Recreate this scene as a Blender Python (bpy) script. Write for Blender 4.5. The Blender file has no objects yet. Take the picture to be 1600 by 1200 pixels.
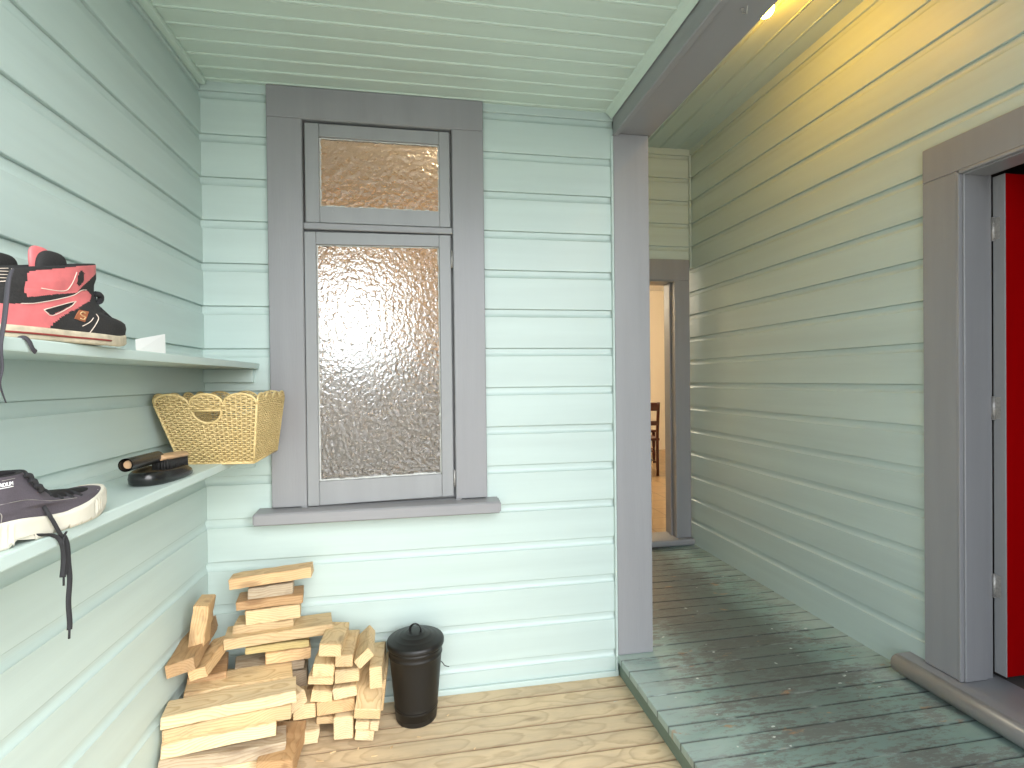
import bpy, bmesh, math, random
from mathutils import Vector, Matrix, Euler
random.seed(7)
sc = bpy.context.scene
COL = sc.collection
rad = math.radians

# ------------------------------------------------------------------ camera
CAM_H = 1.3035
FPX = 820.45
def cam_axes(yaw, pitch, roll):
    r = Vector((math.cos(yaw), -math.sin(yaw), 0))
    f = Vector((math.sin(yaw)*math.cos(pitch), math.cos(yaw)*math.cos(pitch), math.sin(pitch)))
    u = r.cross(f)
    return (r*math.cos(roll)+u*math.sin(roll), u*math.cos(roll)-r*math.sin(roll), f)
CR, CU, CF = cam_axes(.17437, -.00856, -.01165)
CO = Vector((0, 0, CAM_H))
cam = bpy.data.objects.new('camera', bpy.data.cameras.new('camera'))
COL.objects.link(cam)
cam.matrix_world = Matrix(((CR.x, CU.x, -CF.x, 0), (CR.y, CU.y, -CF.y, 0), (CR.z, CU.z, -CF.z, CAM_H), (0, 0, 0, 1)))
cam.data.sensor_width = 36; cam.data.lens = FPX/1600*36
cam.data.clip_start = .02; cam.data.clip_end = 3000
sc.camera = cam

# ------------------------------------------------------------------ light
SUN_EL, SUN_ROT = 42, 140         # soft overcast sun, from the garden behind the camera
w = bpy.data.worlds.new('World'); sc.world = w; w.use_nodes = True
nt = w.node_tree
bg = nt.nodes['Background']; sky = nt.nodes.new('ShaderNodeTexSky')
sky.sky_type = 'NISHITA'; sky.sun_disc = False
sky.sun_elevation = rad(SUN_EL); sky.sun_rotation = rad(SUN_ROT)
sky.dust_density = 1.2; sky.air_density = 1.0; sky.ozone_density = 1.0
hs = nt.nodes.new('ShaderNodeHueSaturation'); hs.inputs['Saturation'].default_value = .34
nt.links.new(sky.outputs[0], hs.inputs['Color']); nt.links.new(hs.outputs[0], bg.inputs[0])
bg.inputs[1].default_value = .15
sd = bpy.data.lights.new('sun', 'SUN'); sd.energy = 1.15; sd.angle = rad(70); sd.color = (1, .997, .985)
so = bpy.data.objects.new('sun', sd); COL.objects.link(so)
so.rotation_euler = (rad(90-SUN_EL), 0, rad(180-SUN_ROT))
so.location = (-1, -4, 6)
sc.view_settings.view_transform = 'Standard'
sc.view_settings.look = 'None'
sc.view_settings.exposure = 2.1
sc.view_settings.gamma = 1
sc.cycles.max_bounces = 12
sc.cycles.diffuse_bounces = 6

# ------------------------------------------------------------------ pixel -> plane helpers (photo is 1600 x 1200)
def ray(x, y): return CR*((x-800)/FPX) - CU*((y-600)/FPX) + CF
def at_x(x, y, X): d = ray(x, y); return CO + d*(X/d.x)
def at_y(x, y, Y): d = ray(x, y); return CO + d*(Y/d.y)
def at_z(x, y, Z): d = ray(x, y); return CO + d*((Z-CAM_H)/d.z)

# ------------------------------------------------------------------ node helpers
class NB:
    def __init__(s, name):
        s.m = bpy.data.materials.new(name); s.m.use_nodes = True
        s.t = s.m.node_tree; s.b = s.t.nodes['Principled BSDF']
    def n(s, typ, **kw):
        nd = s.t.nodes.new(typ)
        for k, v in kw.items(): setattr(nd, k, v)
        return nd
    def put(s, sock, v):
        if isinstance(v, bpy.types.NodeSocket): s.t.links.new(v, sock)
        elif v is not None:
            if isinstance(v, (tuple, list)) and len(v) == 3 and sock.type == 'RGBA': v = (*v, 1)
            sock.default_value = v
    def obj(s): return s.n('ShaderNodeTexCoord').outputs['Object']
    def pos(s): return s.n('ShaderNodeNewGeometry').outputs['Position']
    def sep(s, v):
        nd = s.n('ShaderNodeSeparateXYZ'); s.put(nd.inputs[0], v); return nd.outputs
    def comb(s, x, y, z):
        nd = s.n('ShaderNodeCombineXYZ')
        for i, v in enumerate((x, y, z)): s.put(nd.inputs[i], v)
        return nd.outputs[0]
    def math(s, op, a, b=None, c=None, clamp=False):
        nd = s.n('ShaderNodeMath', operation=op, use_clamp=clamp)
        for i, v in enumerate((a, b, c)):
            if v is not None: s.put(nd.inputs[i], v)
        return nd.outputs[0]
    def scale(s, v, xyz):
        nd = s.n('ShaderNodeVectorMath', operation='MULTIPLY'); s.put(nd.inputs[0], v); nd.inputs[1].default_value = xyz; return nd.outputs[0]
    def vadd(s, a, b):
        nd = s.n('ShaderNodeVectorMath', operation='ADD'); s.put(nd.inputs[0], a); s.put(nd.inputs[1], b); return nd.outputs[0]
    def noise(s, v, scale=5, detail=4, rough=.55, out=0, dist=0):
        nd = s.n('ShaderNodeTexNoise'); s.put(nd.inputs['Vector'], v)
        nd.inputs['Scale'].default_value = scale; nd.inputs['Detail'].default_value = detail
        nd.inputs['Roughness'].default_value = rough; nd.inputs['Distortion'].default_value = dist
        return nd.outputs[out]
    def voro(s, v, scale, feat='F1', out='Distance', smooth=None):
        nd = s.n('ShaderNodeTexVoronoi', feature=feat); s.put(nd.inputs['Vector'], v); nd.inputs['Scale'].default_value = scale
        if smooth is not None and feat == 'SMOOTH_F1': nd.inputs['Smoothness'].default_value = smooth
        return nd.outputs[out]
    def ramp(s, f, stops, interp='LINEAR'):
        nd = s.n('ShaderNodeValToRGB'); s.put(nd.inputs[0], f); e = nd.color_ramp.elements; nd.color_ramp.interpolation = interp
        while len(e) < len(stops): e.new(.5)
        for i, (p, c) in enumerate(stops):
            e[i].position = p; e[i].color = (*c, 1) if isinstance(c, (tuple, list)) else (c, c, c, 1)
        return nd.outputs[0]
    def mix(s, f, a, b, blend='MIX'):
        nd = s.n('ShaderNodeMix', data_type='RGBA', blend_type=blend)
        s.put(nd.inputs[0], f); s.put(nd.inputs[6], a); s.put(nd.inputs[7], b); return nd.outputs[2]
    def bump(s, h, strength=.3, dist=.002, normal=None):
        nd = s.n('ShaderNodeBump'); s.put(nd.inputs['Height'], h); nd.inputs['Strength'].default_value = strength
        nd.inputs['Distance'].default_value = dist
        if normal is not None: s.put(nd.inputs['Normal'], normal)
        return nd.outputs[0]
    def fin(s, color=None, rough=None, normal=None, **kw):
        s.put(s.b.inputs['Base Color'], color); s.put(s.b.inputs['Roughness'], rough)
        if normal is not None: s.put(s.b.inputs['Normal'], normal)
        for k, v in kw.items(): s.put(s.b.inputs[k.replace('_', ' ')], v)
        return s.m

def paint(name, col, rough=.4, stretch=(6, 6, 6), var=.05, brush=.12, grime=.25, spec=.5):
    b = NB(name); p = b.pos()
    n1 = b.noise(b.scale(p, stretch), 1.6, 3)
    n2 = b.noise(b.scale(p, tuple(v*14 for v in stretch)), 1.5, 3)
    c = b.mix(b.ramp(n1, [(.3, 0.), (.7, 1.)]), tuple(v*(1-var) for v in col), tuple(min(1, v*(1+var)) for v in col))
    sp = b.ramp(b.noise(p, 9, 6, .7), [(.66, 0.), (.78, 1.)])
    c = b.mix(b.math('MULTIPLY', sp, grime*.35), c, tuple(v*.62 for v in col))
    r = b.math('MULTIPLY_ADD', n1, .16, rough-.08)
    nz = b.bump(n2, brush, .0015)
    nz = b.bump(b.noise(p, 90, 2), .06, .001, nz)
    nz = b.bump(b.noise(p, 2.6, 2), .25, .012, nz)
    nz = b.bump(b.ramp(b.voro(p, 4.5), [(.0, 0.), (.028, 1.)]), .5, .0018, nz)
    return b.fin(c, r, nz, Specular_IOR_Level=spec)

MINT = (.488, .588, .556)
M = {}
M['mint_x'] = paint('mint_weatherboard_paint_x', MINT, .36, (.5, 6, 9))
M['mint_y'] = paint('mint_weatherboard_paint_y', MINT, .48, (6, .5, 9))
M['mint_ceiling'] = paint('mint_ceiling_paint', (.56, .67, .59), .4, (.5, 6, 9))
GREY = (.268, .268, .277)
M['grey'] = paint('grey_trim_paint', GREY, .33, (9, 9, .6), brush=.3)
M['grey_h'] = paint('grey_trim_paint_horizontal', GREY, .36, (.6, .6, 9), brush=.3)
M['grey_sash'] = paint('grey_sash_paint', (.275, .28, .285), .36, (9, 9, .8))
M['red'] = paint('red_door_paint', (.36, .0006, .0014), .5, (9, 9, .7), var=.1, spec=.08)

def simple(name, col, rough=.5, metal=0., nscale=0, nstr=.2, ndist=.001, var=0., **kw):
    b = NB(name); nz = None; c = col
    if nscale:
        n = b.noise(b.obj(), nscale, 3)
        nz = b.bump(n, nstr, ndist)
        if var: c = b.mix(n, tuple(v*(1-var) for v in col), tuple(v*(1+var) for v in col))
    return b.fin(c, rough, nz, Metallic=metal, **kw)

def wood(name, light, dark, deck=False, tint=True, grey_amt=.35):
    """solid pine: growth rings round a wandering pith, grain along local X"""
    b = NB(name)
    x, y, z = b.sep(b.obj())
    if deck:
        at = b.n('ShaderNodeAttribute', attribute_name='rnd'); rnd = at.outputs['Fac']
        bc = b.n('ShaderNodeAttribute', attribute_name='by').outputs['Fac']
        y = b.math('SUBTRACT', y, bc)
    else:
        rnd = b.n('ShaderNodeObjectInfo').outputs['Random']
    ro = b.math('MULTIPLY', rnd, 61.0)
    v1 = b.comb(b.math('MULTIPLY', x, 1.3 if deck else 2.0), ro, 0.0)
    n1 = b.noise(v1, 1.6, 2); v2 = b.comb(b.math('MULTIPLY', x, 1.5 if deck else 2.0), b.math('ADD', ro, 17.0), 3.0)
    n2 = b.noise(v2, 1.6, 2)
    amp = .10 if deck else .13
    yc = b.math('MULTIPLY', b.math('SUBTRACT', n1, .5), amp)
    zc = b.math('MULTIPLY_ADD', n2, .16 if deck else .12, -.01)
    dy = b.math('SUBTRACT', y, yc); dz = b.math('ADD', z, zc)
    wob = b.math('MULTIPLY', b.math('SUBTRACT', b.noise(b.comb(b.math('MULTIPLY', x, 8.0), b.math('MULTIPLY', y, 30.0), b.math('MULTIPLY', z, 30.0)), 1.0, 3), .5), .012)
    r = b.math('ADD', b.math('SQRT', b.math('ADD', b.math('MULTIPLY', dy, dy), b.math('MULTIPLY', dz, dz))), wob)
    per = .0125 if deck else .0075
    fr = b.math('FRACT', b.math('DIVIDE', r, per))
    ring = b.ramp(fr, [(0., 0.), (.55, .25), (.85, 1.), (1., 0.)])
    fib = b.noise(b.comb(b.math('MULTIPLY', x, 6.0), b.math('MULTIPLY_ADD', y, 260.0, ro), b.math('MULTIPLY', z, 260.0)), 1.0, 3)
    f = b.math('ADD', b.math('MULTIPLY', ring, .62 if deck else .85), b.math('MULTIPLY', b.math('SUBTRACT', fib, .5), .5), clamp=True)
    c = b.mix(f, light, dark)
    # occasional knots
    kv = b.comb(b.math('MULTIPLY_ADD', x, 4.2, ro), b.math('MULTIPLY', y, 13.0), b.math('MULTIPLY', z, 13.0))
    kd = b.voro(kv, 1.0)
    k = b.ramp(kd, [(.0, 1.), (.10, .75), (.2, 0.)])
    c = b.mix(b.math('MULTIPLY', k, .6), c, (dark[0]*.4, dark[1]*.3, dark[2]*.22))
    # weather greying, dirt
    wv = b.comb(b.math('MULTIPLY_ADD', x, 2.2, ro), b.math('MULTIPLY', y, 7.0), b.math('MULTIPLY', z, 7.0))
    g = b.ramp(b.noise(wv, 1.5, 5, .62), [(.45, 0.), (.75, 1.)])
    c = b.mix(b.math('MULTIPLY', g, grey_amt), c, (.26, .225, .185))
    bark = b.ramp(b.noise(wv, 4.0, 6, .7), [(.56, 0.), (.72, 1.)])
    c = b.mix(b.math('MULTIPLY', bark, .35), c, (.17, .10, .05))
    if tint:
        oi = b.n('ShaderNodeObjectInfo'); c = b.mix(1.0, c, oi.outputs['Color'], 'MULTIPLY')
    if deck:
        c = b.mix(b.math('MULTIPLY', b.math('SUBTRACT', rnd, .35), .5, clamp=True), c, (.34, .285, .205))
        fl = b.ramp(b.noise(b.scale(b.pos(), (4, 11, 1)), 2.2, 5, .6), [(.705, 0.), (.735, 1.)])
        c = b.mix(b.math('MULTIPLY', fl, .75), c, (.55, .60, .58))
        st = b.ramp(b.noise(b.scale(b.pos(), (2.2, 3, 1)), 3.1, 3, .6), [(.62, 0.), (.8, 1.)])
        c = b.mix(b.math('MULTIPLY', st, .55), c, (.24, .15, .08))
    if deck:
        jd = b.ramp(b.math('ABSOLUTE', y), [(.0385, 0.), (.0412, 1.)])
        c = b.mix(b.math('MULTIPLY', jd, .85), c, (.17, .085, .03))
    h = b.math('ADD', b.math('MULTIPLY', ring, .35), b.math('MULTIPLY', fib, .65))
    nz = b.bump(h, .35, .0008)
    return b.fin(c, b.math('MULTIPLY_ADD', ring, -.12, .68), nz)
M['deck'] = wood('pine_decking', (.74, .575, .36), (.44, .30, .16), deck=True, tint=False, grey_amt=.4)
M['firewood'] = wood('cut_pine', (.69, .56, .37), (.50, .35, .19), grey_amt=.4)

def platform_mat():
    b = NB('worn_green_floor_paint'); p = b.pos(); x, y, z = b.sep(p)
    at = b.n('ShaderNodeAttribute', attribute_name='rnd').outputs['Fac']
    off = b.math('MULTIPLY', at, .35)
    sv = b.comb(x, b.math('MULTIPLY_ADD', y, 2.6, off), 0.)
    teal = b.mix(b.noise(sv, 3, 5), (.165, .265, .235), (.27, .375, .34))
    mid = b.math('ABSOLUTE', b.math('SUBTRACT', x, 1.42))
    tr = b.ramp(b.math('DIVIDE', mid, .55), [(.05, 1.), (1., 0.)], 'EASE')
    near = b.ramp(b.math('DIVIDE', y, 3.0), [(.45, 1.), (.72, 0.)])
    fine = b.noise(b.comb(b.math('MULTIPLY', x, 11.0), b.math('MULTIPLY_ADD', y, 34.0, b.math('MULTIPLY', at, 2.0)), 0.), 1.5, 10, .78)
    big = b.noise(sv, 2.2, 4)
    s = b.math('ADD', b.math('ADD', b.math('MULTIPLY', fine, .7), b.math('MULTIPLY', big, .45)), b.math('ADD', b.math('MULTIPLY', tr, .035), b.math('MULTIPLY', near, .012)))
    wear = b.ramp(s, [(.585, 0.), (.632, 1.)])
    woodc = b.mix(b.noise(b.comb(b.math('MULTIPLY', x, 4.0), b.math('MULTIPLY', y, 160.0), 0.), 1.0, 4), (.10, .098, .092), (.20, .19, .178))
    c = b.mix(b.math('MULTIPLY', wear, .8), teal, woodc)
    # grimy track of traffic
    gr = b.ramp(b.math('ADD', b.math('MULTIPLY', tr, .62), b.math('ADD', b.math('MULTIPLY', b.noise(sv, 2.6, 6, .6), .45), b.math('MULTIPLY', fine, .3))), [(.58, 0.), (.88, 1.)])
    gr = b.math('MULTIPLY', gr, b.ramp(b.math('DIVIDE', y, 3.0), [(.42, .12), (.66, 1.)]))
    c = b.mix(b.math('MULTIPLY', gr, .82), c, (.070, .080, .072))
    # paler unworn margins by the walls and post
    ed = b.ramp(b.math('ADD', b.math('DIVIDE', mid, .55), b.math('MULTIPLY', b.math('SUBTRACT', b.noise(sv, 3, 5), .5), .8)), [(.62, 0.), (1.02, 1.)])
    ed = b.math('MULTIPLY', ed, b.ramp(b.math('DIVIDE', y, 3.0), [(.4, .35), (.62, 1.)]))
    c = b.mix(b.math('MULTIPLY', ed, .7), c, (.42, .50, .46))
    # bare orange timber
    orf = b.ramp(b.noise(b.comb(b.math('MULTIPLY', x, 5.0), b.math('MULTIPLY', y, 11.0), 4.), 1.5, 5, .65), [(.63, 0.), (.69, 1.)])
    c = b.mix(b.math('MULTIPLY', orf, .6), c, (.42, .21, .09))
    # far, older stretch left bare and brown
    br = b.math('MULTIPLY', b.ramp(y, [(0., 0.), (1., 1.)]), 1.0)
    far = b.math('MULTIPLY', b.ramp(b.math('SUBTRACT', y, 2.3), [(.0, 0.), (.5, 1.)]), b.ramp(b.math('SUBTRACT', x, .9), [(.35, 1.), (.6, 0.)]))
    c = b.mix(b.math('MULTIPLY', far, .6), c, (.17, .115, .065))
    # white paint flecks and seam filler
    fk = b.ramp(b.voro(b.vadd(b.scale(p, (1, 1.6, 1)), b.scale(b.noise(p, 55, 3, out=1), (.03, .03, 0))), 13), [(.075, 1.), (.11, 0.)])
    fk = b.math('MULTIPLY', fk, b.ramp(b.noise(p, 6, 2), [(.52, 0.), (.55, 1.)]))
    c = b.mix(fk, c, (.6, .63, .6))
    e = b.ramp(b.math('ABSOLUTE', b.math('SUBTRACT', y, b.n('ShaderNodeAttribute', attribute_name='by').outputs['Fac'])), [(.0385, 0.), (.0405, 1.)])
    en = b.math('MULTIPLY', e, b.ramp(b.noise(b.comb(b.math('MULTIPLY', x, 4.0), b.math('MULTIPLY', at, 50.0), 0.), 2., 4), [(.54, 0.), (.64, 1.)]))
    c = b.mix(b.math('MULTIPLY', b.math('SUBTRACT', e, en, clamp=True), .9), c, (.028, .03, .028)); c = b.mix(b.math('MULTIPLY', en, .6), c, (.36, .40, .37))
    h = b.math('ADD', b.math('MULTIPLY', wear, -.6), b.math('MULTIPLY', fine, .5))
    return b.fin(c, b.ramp(s, [(.55, .42), (.75, .52)]), b.bump(h, .35, .0012))
M['platform'] = platform_mat()

def glass_mat(name, sc1, st, dist):
    b = NB(name); p = b.pos()
    d = b.noise(p, 22, 3, .6, out=1)
    pv = b.vadd(b.scale(p, (1, 1, .8)), b.scale(d, (.02, .02, .02)))
    v = b.voro(pv, sc1, 'SMOOTH_F1', smooth=.35)
    n = b.noise(pv, sc1*.9, 2)
    h = b.math('ADD', b.math('MULTIPLY', v, .8), b.math('MULTIPLY', n, .6))
    return b.fin((.96, .965, .955), .24, b.bump(h, st, dist), Transmission_Weight=1.0, IOR=1.52)
M['glass'] = glass_mat('hammered_glass', 70, 1.0, .0070)
M['glass_fan'] = glass_mat('hammered_glass_fanlight', 56, 1.0, .0055)
M['putty'] = simple('dirty_white_putty', (.55, .56, .53), .7, nscale=60, nstr=.6, ndist=.002, var=.3)
M['metal_old'] = simple('painted_over_steel', (.42, .40, .38), .45, .6, nscale=120, var=.4)
M['dark_gap'] = simple('painted_gap_shade', (.01, .01, .01), .9)  # near-black colour standing for shade in the deck gaps
M['riser'] = paint('green_riser_paint', (.15, .205, .165), .5, (2, 2, 9), var=.2, grime=1.0)
M['white_card'] = simple('white_card', (.82, .82, .80), .6, nscale=200, nstr=.05)
M['black_enamel'] = simple('black_enamel', (.006, .0055, .005), .45, nscale=14, nstr=.12, ndist=.003)
M['black_plastic'] = simple('black_plastic', (.012, .012, .012), .25, nscale=30, nstr=.15)
M['bristle'] = simple('black_bristle', (.016, .015, .014), .75, nscale=160, nstr=.8, ndist=.004)
M['brush_wood'] = simple('varnished_beech', (.46, .29, .16), .4, nscale=40, var=.2)
M['cream'] = simple('cream_interior_paint', (.74, .66, .52), .7, nscale=4, nstr=.05, var=.04)
M['ceil_white'] = simple('white_ceiling_paint', (.75, .72, .66), .7)
def bath():
    b = NB('bathroom_lining'); p = b.pos(); x, y, z = b.sep(p)
    v = b.voro(b.comb(b.math('SNAP', x, .1), b.math('SNAP', y, .1), b.math('SNAP', z, .1)), 31.7, out='Color')
    t = b.ramp(b.sep(v)[0], [(.1, (.36, .37, .375)), (.9, (.76, .77, .78))])  # random tile greys added so the rippled pane picks up sparkle
    up = b.math('GREATER_THAN', z, 1.5)
    return b.fin(b.mix(up, t, (.64, .44, .22)), .5)
M['bath'] = bath()
M['bathgrey'] = simple('grey_bathroom_lining', (.42, .41, .38), .6)
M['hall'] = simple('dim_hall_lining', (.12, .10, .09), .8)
M['chairwood'] = simple('mahogany_stain', (.075, .014, .008), .3, nscale=30, var=.3)
M['lino'] = None
def lino():
    b = NB('brown_tile_floor'); p = b.pos()
    br = b.n('ShaderNodeTexBrick'); b.put(br.inputs['Vector'], p)
    br.offset = 0; br.inputs['Scale'].default_value = 1; br.inputs['Brick Width'].default_value = .3; br.inputs['Row Height'].default_value = .3
    br.inputs['Mortar Size'].default_value = .006
    br.inputs['Color1'].default_value = (.42, .27, .13, 1); br.inputs['Color2'].default_value = (.50, .34, .18, 1); br.inputs['Mortar'].default_value = (.16, .11, .06, 1)
    c = b.mix(b.noise(p, 7, 5), br.outputs[0], (.22, .14, .07))
    return b.fin(c, .3)
M['lino'] = lino()
def wicker():
    b = NB('golden_wicker'); p = b.obj()
    n = b.noise(p, 45, 3); n2 = b.noise(p, 9, 2)
    c = b.mix(n, (.50, .36, .15), (.70, .54, .26)); c = b.mix(b.math('MULTIPLY', n2, .4), c, (.62, .47, .22))
    return b.fin(c, .5, b.bump(b.noise(p, 300, 2), .3, .001))
M['wicker'] = wicker()
def bulb_mat(strength, col=(1, .47, .03)):
    b = NB('lit_bulb'); b.b.inputs['Base Color'].default_value = (1, .9, .7, 1)
    b.b.inputs['Emission Color'].default_value = (*col, 1); b.b.inputs['Emission Strength'].default_value = strength
    return b.m
M['pink'] = simple('coral_pink_leather', (.58, .145, .15), .5, nscale=38, nstr=.25, var=.3)
M['suede'] = simple('black_suede', (.018, .017, .017), .85, nscale=300, nstr=.5, var=.5)
M['lining'] = simple('black_lining', (.012, .011, .012), .9)
M['rubber_dirty'] = simple('dirty_cream_rubber', (.47, .41, .30), .65, nscale=45, nstr=.3, var=.5)
M['rubber'] = simple('offwhite_rubber', (.60, .57, .48), .55, nscale=30, nstr=.15, var=.14)
M['canvas'] = simple('charcoal_canvas', (.078, .066, .080), .85, nscale=500, nstr=.5, var=.25)
M['lace'] = simple('black_lace', (.016, .016, .018), .85, nscale=400, nstr=.6)
M['lace_grey'] = simple('charcoal_lace', (.045, .042, .05), .85, nscale=400, nstr=.6)
M['red_stripe'] = simple('dark_red_rubber', (.22, .03, .025), .6)
M['stitch'] = simple('pale_thread', (.62, .52, .44), .8)
M['badge'] = simple('rusty_badge', (.30, .10, .045), .5, nscale=90, var=.4)
M['badge_gold'] = simple('gold_thread', (.50, .32, .16), .5)
M['white_print'] = simple('white_print', (.85, .85, .85), .7)

def ground_mat():
    b = NB('lawn'); p = b.pos()
    c = b.mix(b.noise(p, 2.5, 5), (.05, .075, .03), (.10, .115, .06))
    return b.fin(c, .9, b.bump(b.noise(p, 60, 3), .6, .02))
M['lawn'] = ground_mat()
M['concrete'] = simple('pale_concrete', (.58, .575, .56), .85, nscale=8, nstr=.2, var=.12)
M['hedge'] = simple('hedge_leaf', (.035, .06, .02), .6)

# ------------------------------------------------------------------ mesh helpers
def link(name, bm, mat, parent=None, smooth=False, mats=None):
    me = bpy.data.meshes.new(name); bm.to_mesh(me); bm.free()
    o = bpy.data.objects.new(name, me); COL.objects.link(o)
    for m in (mats or [mat]): me.materials.append(m)
    if smooth:
        for p in me.polygons: p.use_smooth = True
    if parent: o.parent = parent
    return o
def tag(o, label, cat, group=None):
    o['label'] = label; o['category'] = cat
    if group: o['group'] = group
    return o
def struct(o): o['kind'] = 'structure'; return o
def empty(name, loc=(0, 0, 0), rz=0, label=None, cat=None, group=None):
    o = bpy.data.objects.new(name, None); COL.objects.link(o); o.location = loc; o.rotation_euler = (0, 0, rz)
    o.empty_display_size = .1
    if label: tag(o, label, cat, group)
    return o
def box(bm, x0, x1, y0, y1, z0, z1, bev=0.0, seg=1, mi=0):
    vs = [bm.verts.new((x, y, z)) for x in (x0, x1) for y in (y0, y1) for z in (z0, z1)]
    fs = []
    for q in ((0, 1, 3, 2), (4, 6, 7, 5), (0, 4, 5, 1), (2, 3, 7, 6), (0, 2, 6, 4), (1, 5, 7, 3)):
        f = bm.faces.new([vs[i] for i in q]); f.material_index = mi; fs.append(f)
    if bev:
        es = list({e for f in fs for e in f.edges})
        bmesh.ops.bevel(bm, geom=es, offset=bev, segments=seg, affect='EDGES', profile=.6)
def B(*a, **k):
    bm = bmesh.new(); box(bm, *a, **k); return bm
def tube(bm, pts, r, n=8, cap=True, flat=1.0, mi=0):
    pts = [Vector(p) for p in pts]; rings = []
    rr = r if isinstance(r, (list, tuple)) else [r]*len(pts)
    prev = None
    for i, p in enumerate(pts):
        t = (pts[min(i+1, len(pts)-1)]-pts[max(i-1, 0)]).normalized()
        a = prev - t*prev.dot(t) if prev is not None else t.orthogonal()
        if a.length < 1e-6: a = t.orthogonal()
        a.normalize(); prev = a; b_ = t.cross(a)
        rings.append([bm.verts.new(p + (a*math.cos(2*math.pi*k/n) + b_*math.sin(2*math.pi*k/n)*flat)*rr[i]) for k in range(n)])
    for i in range(len(rings)-1):
        for k in range(n):
            f = bm.faces.new((rings[i][k], rings[i][(k+1) % n], rings[i+1][(k+1) % n], rings[i+1][k])); f.smooth = True; f.material_index = mi
    if cap:
        for q in (rings[0][::-1], rings[-1]):
            f = bm.faces.new(q); f.material_index = mi
def smooth_path(pts, n=6):
    pts = [Vector(p) for p in pts]; out = []
    for i in range(len(pts)-1):
        p0, p1, p2, p3 = pts[max(i-1, 0)], pts[i], pts[i+1], pts[min(i+2, len(pts)-1)]
        for k in range(n):
            t = k/n
            out.append(.5*((2*p1)+(p2-p0)*t+(2*p0-5*p1+4*p2-p3)*t*t+(3*p1-p0-3*p2+p3)*t**3))
    out.append(pts[-1]); return out
def lathe(bm, prof, n=48, c=(0, 0)):
    rings = []
    for r, z in prof:
        rings.append([bm.verts.new((c[0]+r*math.cos(2*math.pi*k/n), c[1]+r*math.sin(2*math.pi*k/n), z)) for k in range(n)] if r > 1e-6 else [bm.verts.new((c[0], c[1], z))])
    for a, b_ in zip(rings, rings[1:]):
        for k in range(n):
            k2 = (k+1) % n
            if len(a) == 1: q = (a[0], b_[k2], b_[k])
            elif len(b_) == 1: q = (a[k], a[k2], b_[0])
            else: q = (a[k], a[k2], b_[k2], b_[k])
            f = bm.faces.new(q); f.smooth = True

# ------------------------------------------------------------------ setting dimensions (metres)
XL, YB, XR, YE = -.8099, 2.1865, 1.9555, 3.55
PZ = .090                          # raised passage floor
CZ, CZ2 = 2.4585, 2.96             # porch / passage ceilings
PITCH = .165
Z0L, Z0R = 2.4252, 2.0895
YF = .38                          # front edge of porch ceiling, out of view, drawn back to admit sky

# ---- weatherboards: rusticated profile (flat face, concave scotia at the top of every board)
def board_profile(lines):
    """(depth, z) polyline from top to bottom"""
    pts = []
    for z in lines:
        pts += [(0.0, z+.0025), (-.0015, z+.0006), (-.0135, z), (-.0135, z-.0007), (-.0105, z-.001), (-.0105, z-.015)]
        for k in range(1, 8):
            a = k/7*math.pi/2
            pts.append((-.0105*math.cos(a)**1.3 if k < 7 else 0.0, z-.015-.019*math.sin(a)))
    return pts
def weatherboard(bm, lines, segs, fn, back=.11):
    prof = board_profile(sorted(lines, reverse=True))
    for (u0, u1, za, zb) in segs:
        pl = []
        def lerp(p, q, z): t = (p[1]-z)/(p[1]-q[1]+1e-9); return (p[0]+(q[0]-p[0])*t, z)
        full = [(0.0, 9.0)] + prof + [(0.0, -9.0)]
        for p, q in zip(full, full[1:]):
            if p[1] <= za or q[1] >= zb: continue
            a = lerp(p, q, zb) if p[1] > zb else p
            c = lerp(p, q, za) if q[1] < za else q
            if not pl or pl[-1] != a: pl.append(a)
            pl.append(c)
        pl = [p for i, p in enumerate(pl) if i == 0 or p != pl[i-1]]
        n = max(1, int(abs(u1-u0)/.35)); us = [u0+(u1-u0)*i/n for i in range(n+1)]
        rows = [[bm.verts.new(fn(u, d, z)) for u in us] for d, z in pl]
        for r0, r1, p, q in zip(rows, rows[1:], pl, pl[1:]):
            for i in range(n):
                f = bm.faces.new((r0[i], r0[i+1], r1[i+1], r1[i]))
                f.smooth = False
        # backing
        vs = [bm.verts.new(fn(u, d, z)) for u in (u0, u1) for d in (-.025, -back) for z in (za, zb)]
        for q in ((0, 1, 3, 2), (4, 6, 7, 5), (0, 4, 5, 1), (2, 3, 7, 6), (0, 2, 6, 4), (1, 5, 7, 3)):
            bm.faces.new([vs[i] for i in q])
linesL = [Z0L-PITCH*k for k in range(0, 15) if Z0L-PITCH*k > .1]
linesR = [Z0R+PITCH*m for m in range(-12, 6) if Z0R+PITCH*m > .15]
def wall(name, lines, segs, fn, mat, label, back=.11):
    bm = bmesh.new(); weatherboard(bm, lines, segs, fn, back)
    bmesh.ops.recalc_face_normals(bm, faces=bm.faces)
    return tag(link(name, bm, mat), label, 'wall')
WX0, WX1, WZ0, WZ1 = -.452, .150, .80, 2.345      # window opening behind the casing
wall('weatherboard_wall', linesL, [(XL-.1, WX0, -.3, CZ+.05), (WX1, .845, -.3, CZ+.05), (WX0, WX1, -.3, WZ0), (WX0, WX1, WZ1, CZ+.05)],
     lambda u, d, z: (u, YB-d, z), M['mint_x'], 'pale mint weatherboard wall holding the frosted window, behind the firewood')
wall('weatherboard_wall', linesL, [(.30, YB+.1, -.3, CZ+.05)],
     lambda u, d, z: (XL+d, u, z), M['mint_y'], 'mint weatherboard side wall with two shelves of shoes on it')
DY0, DY1, DZ1 = .66, 1.607, 2.04                  # red door opening
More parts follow.
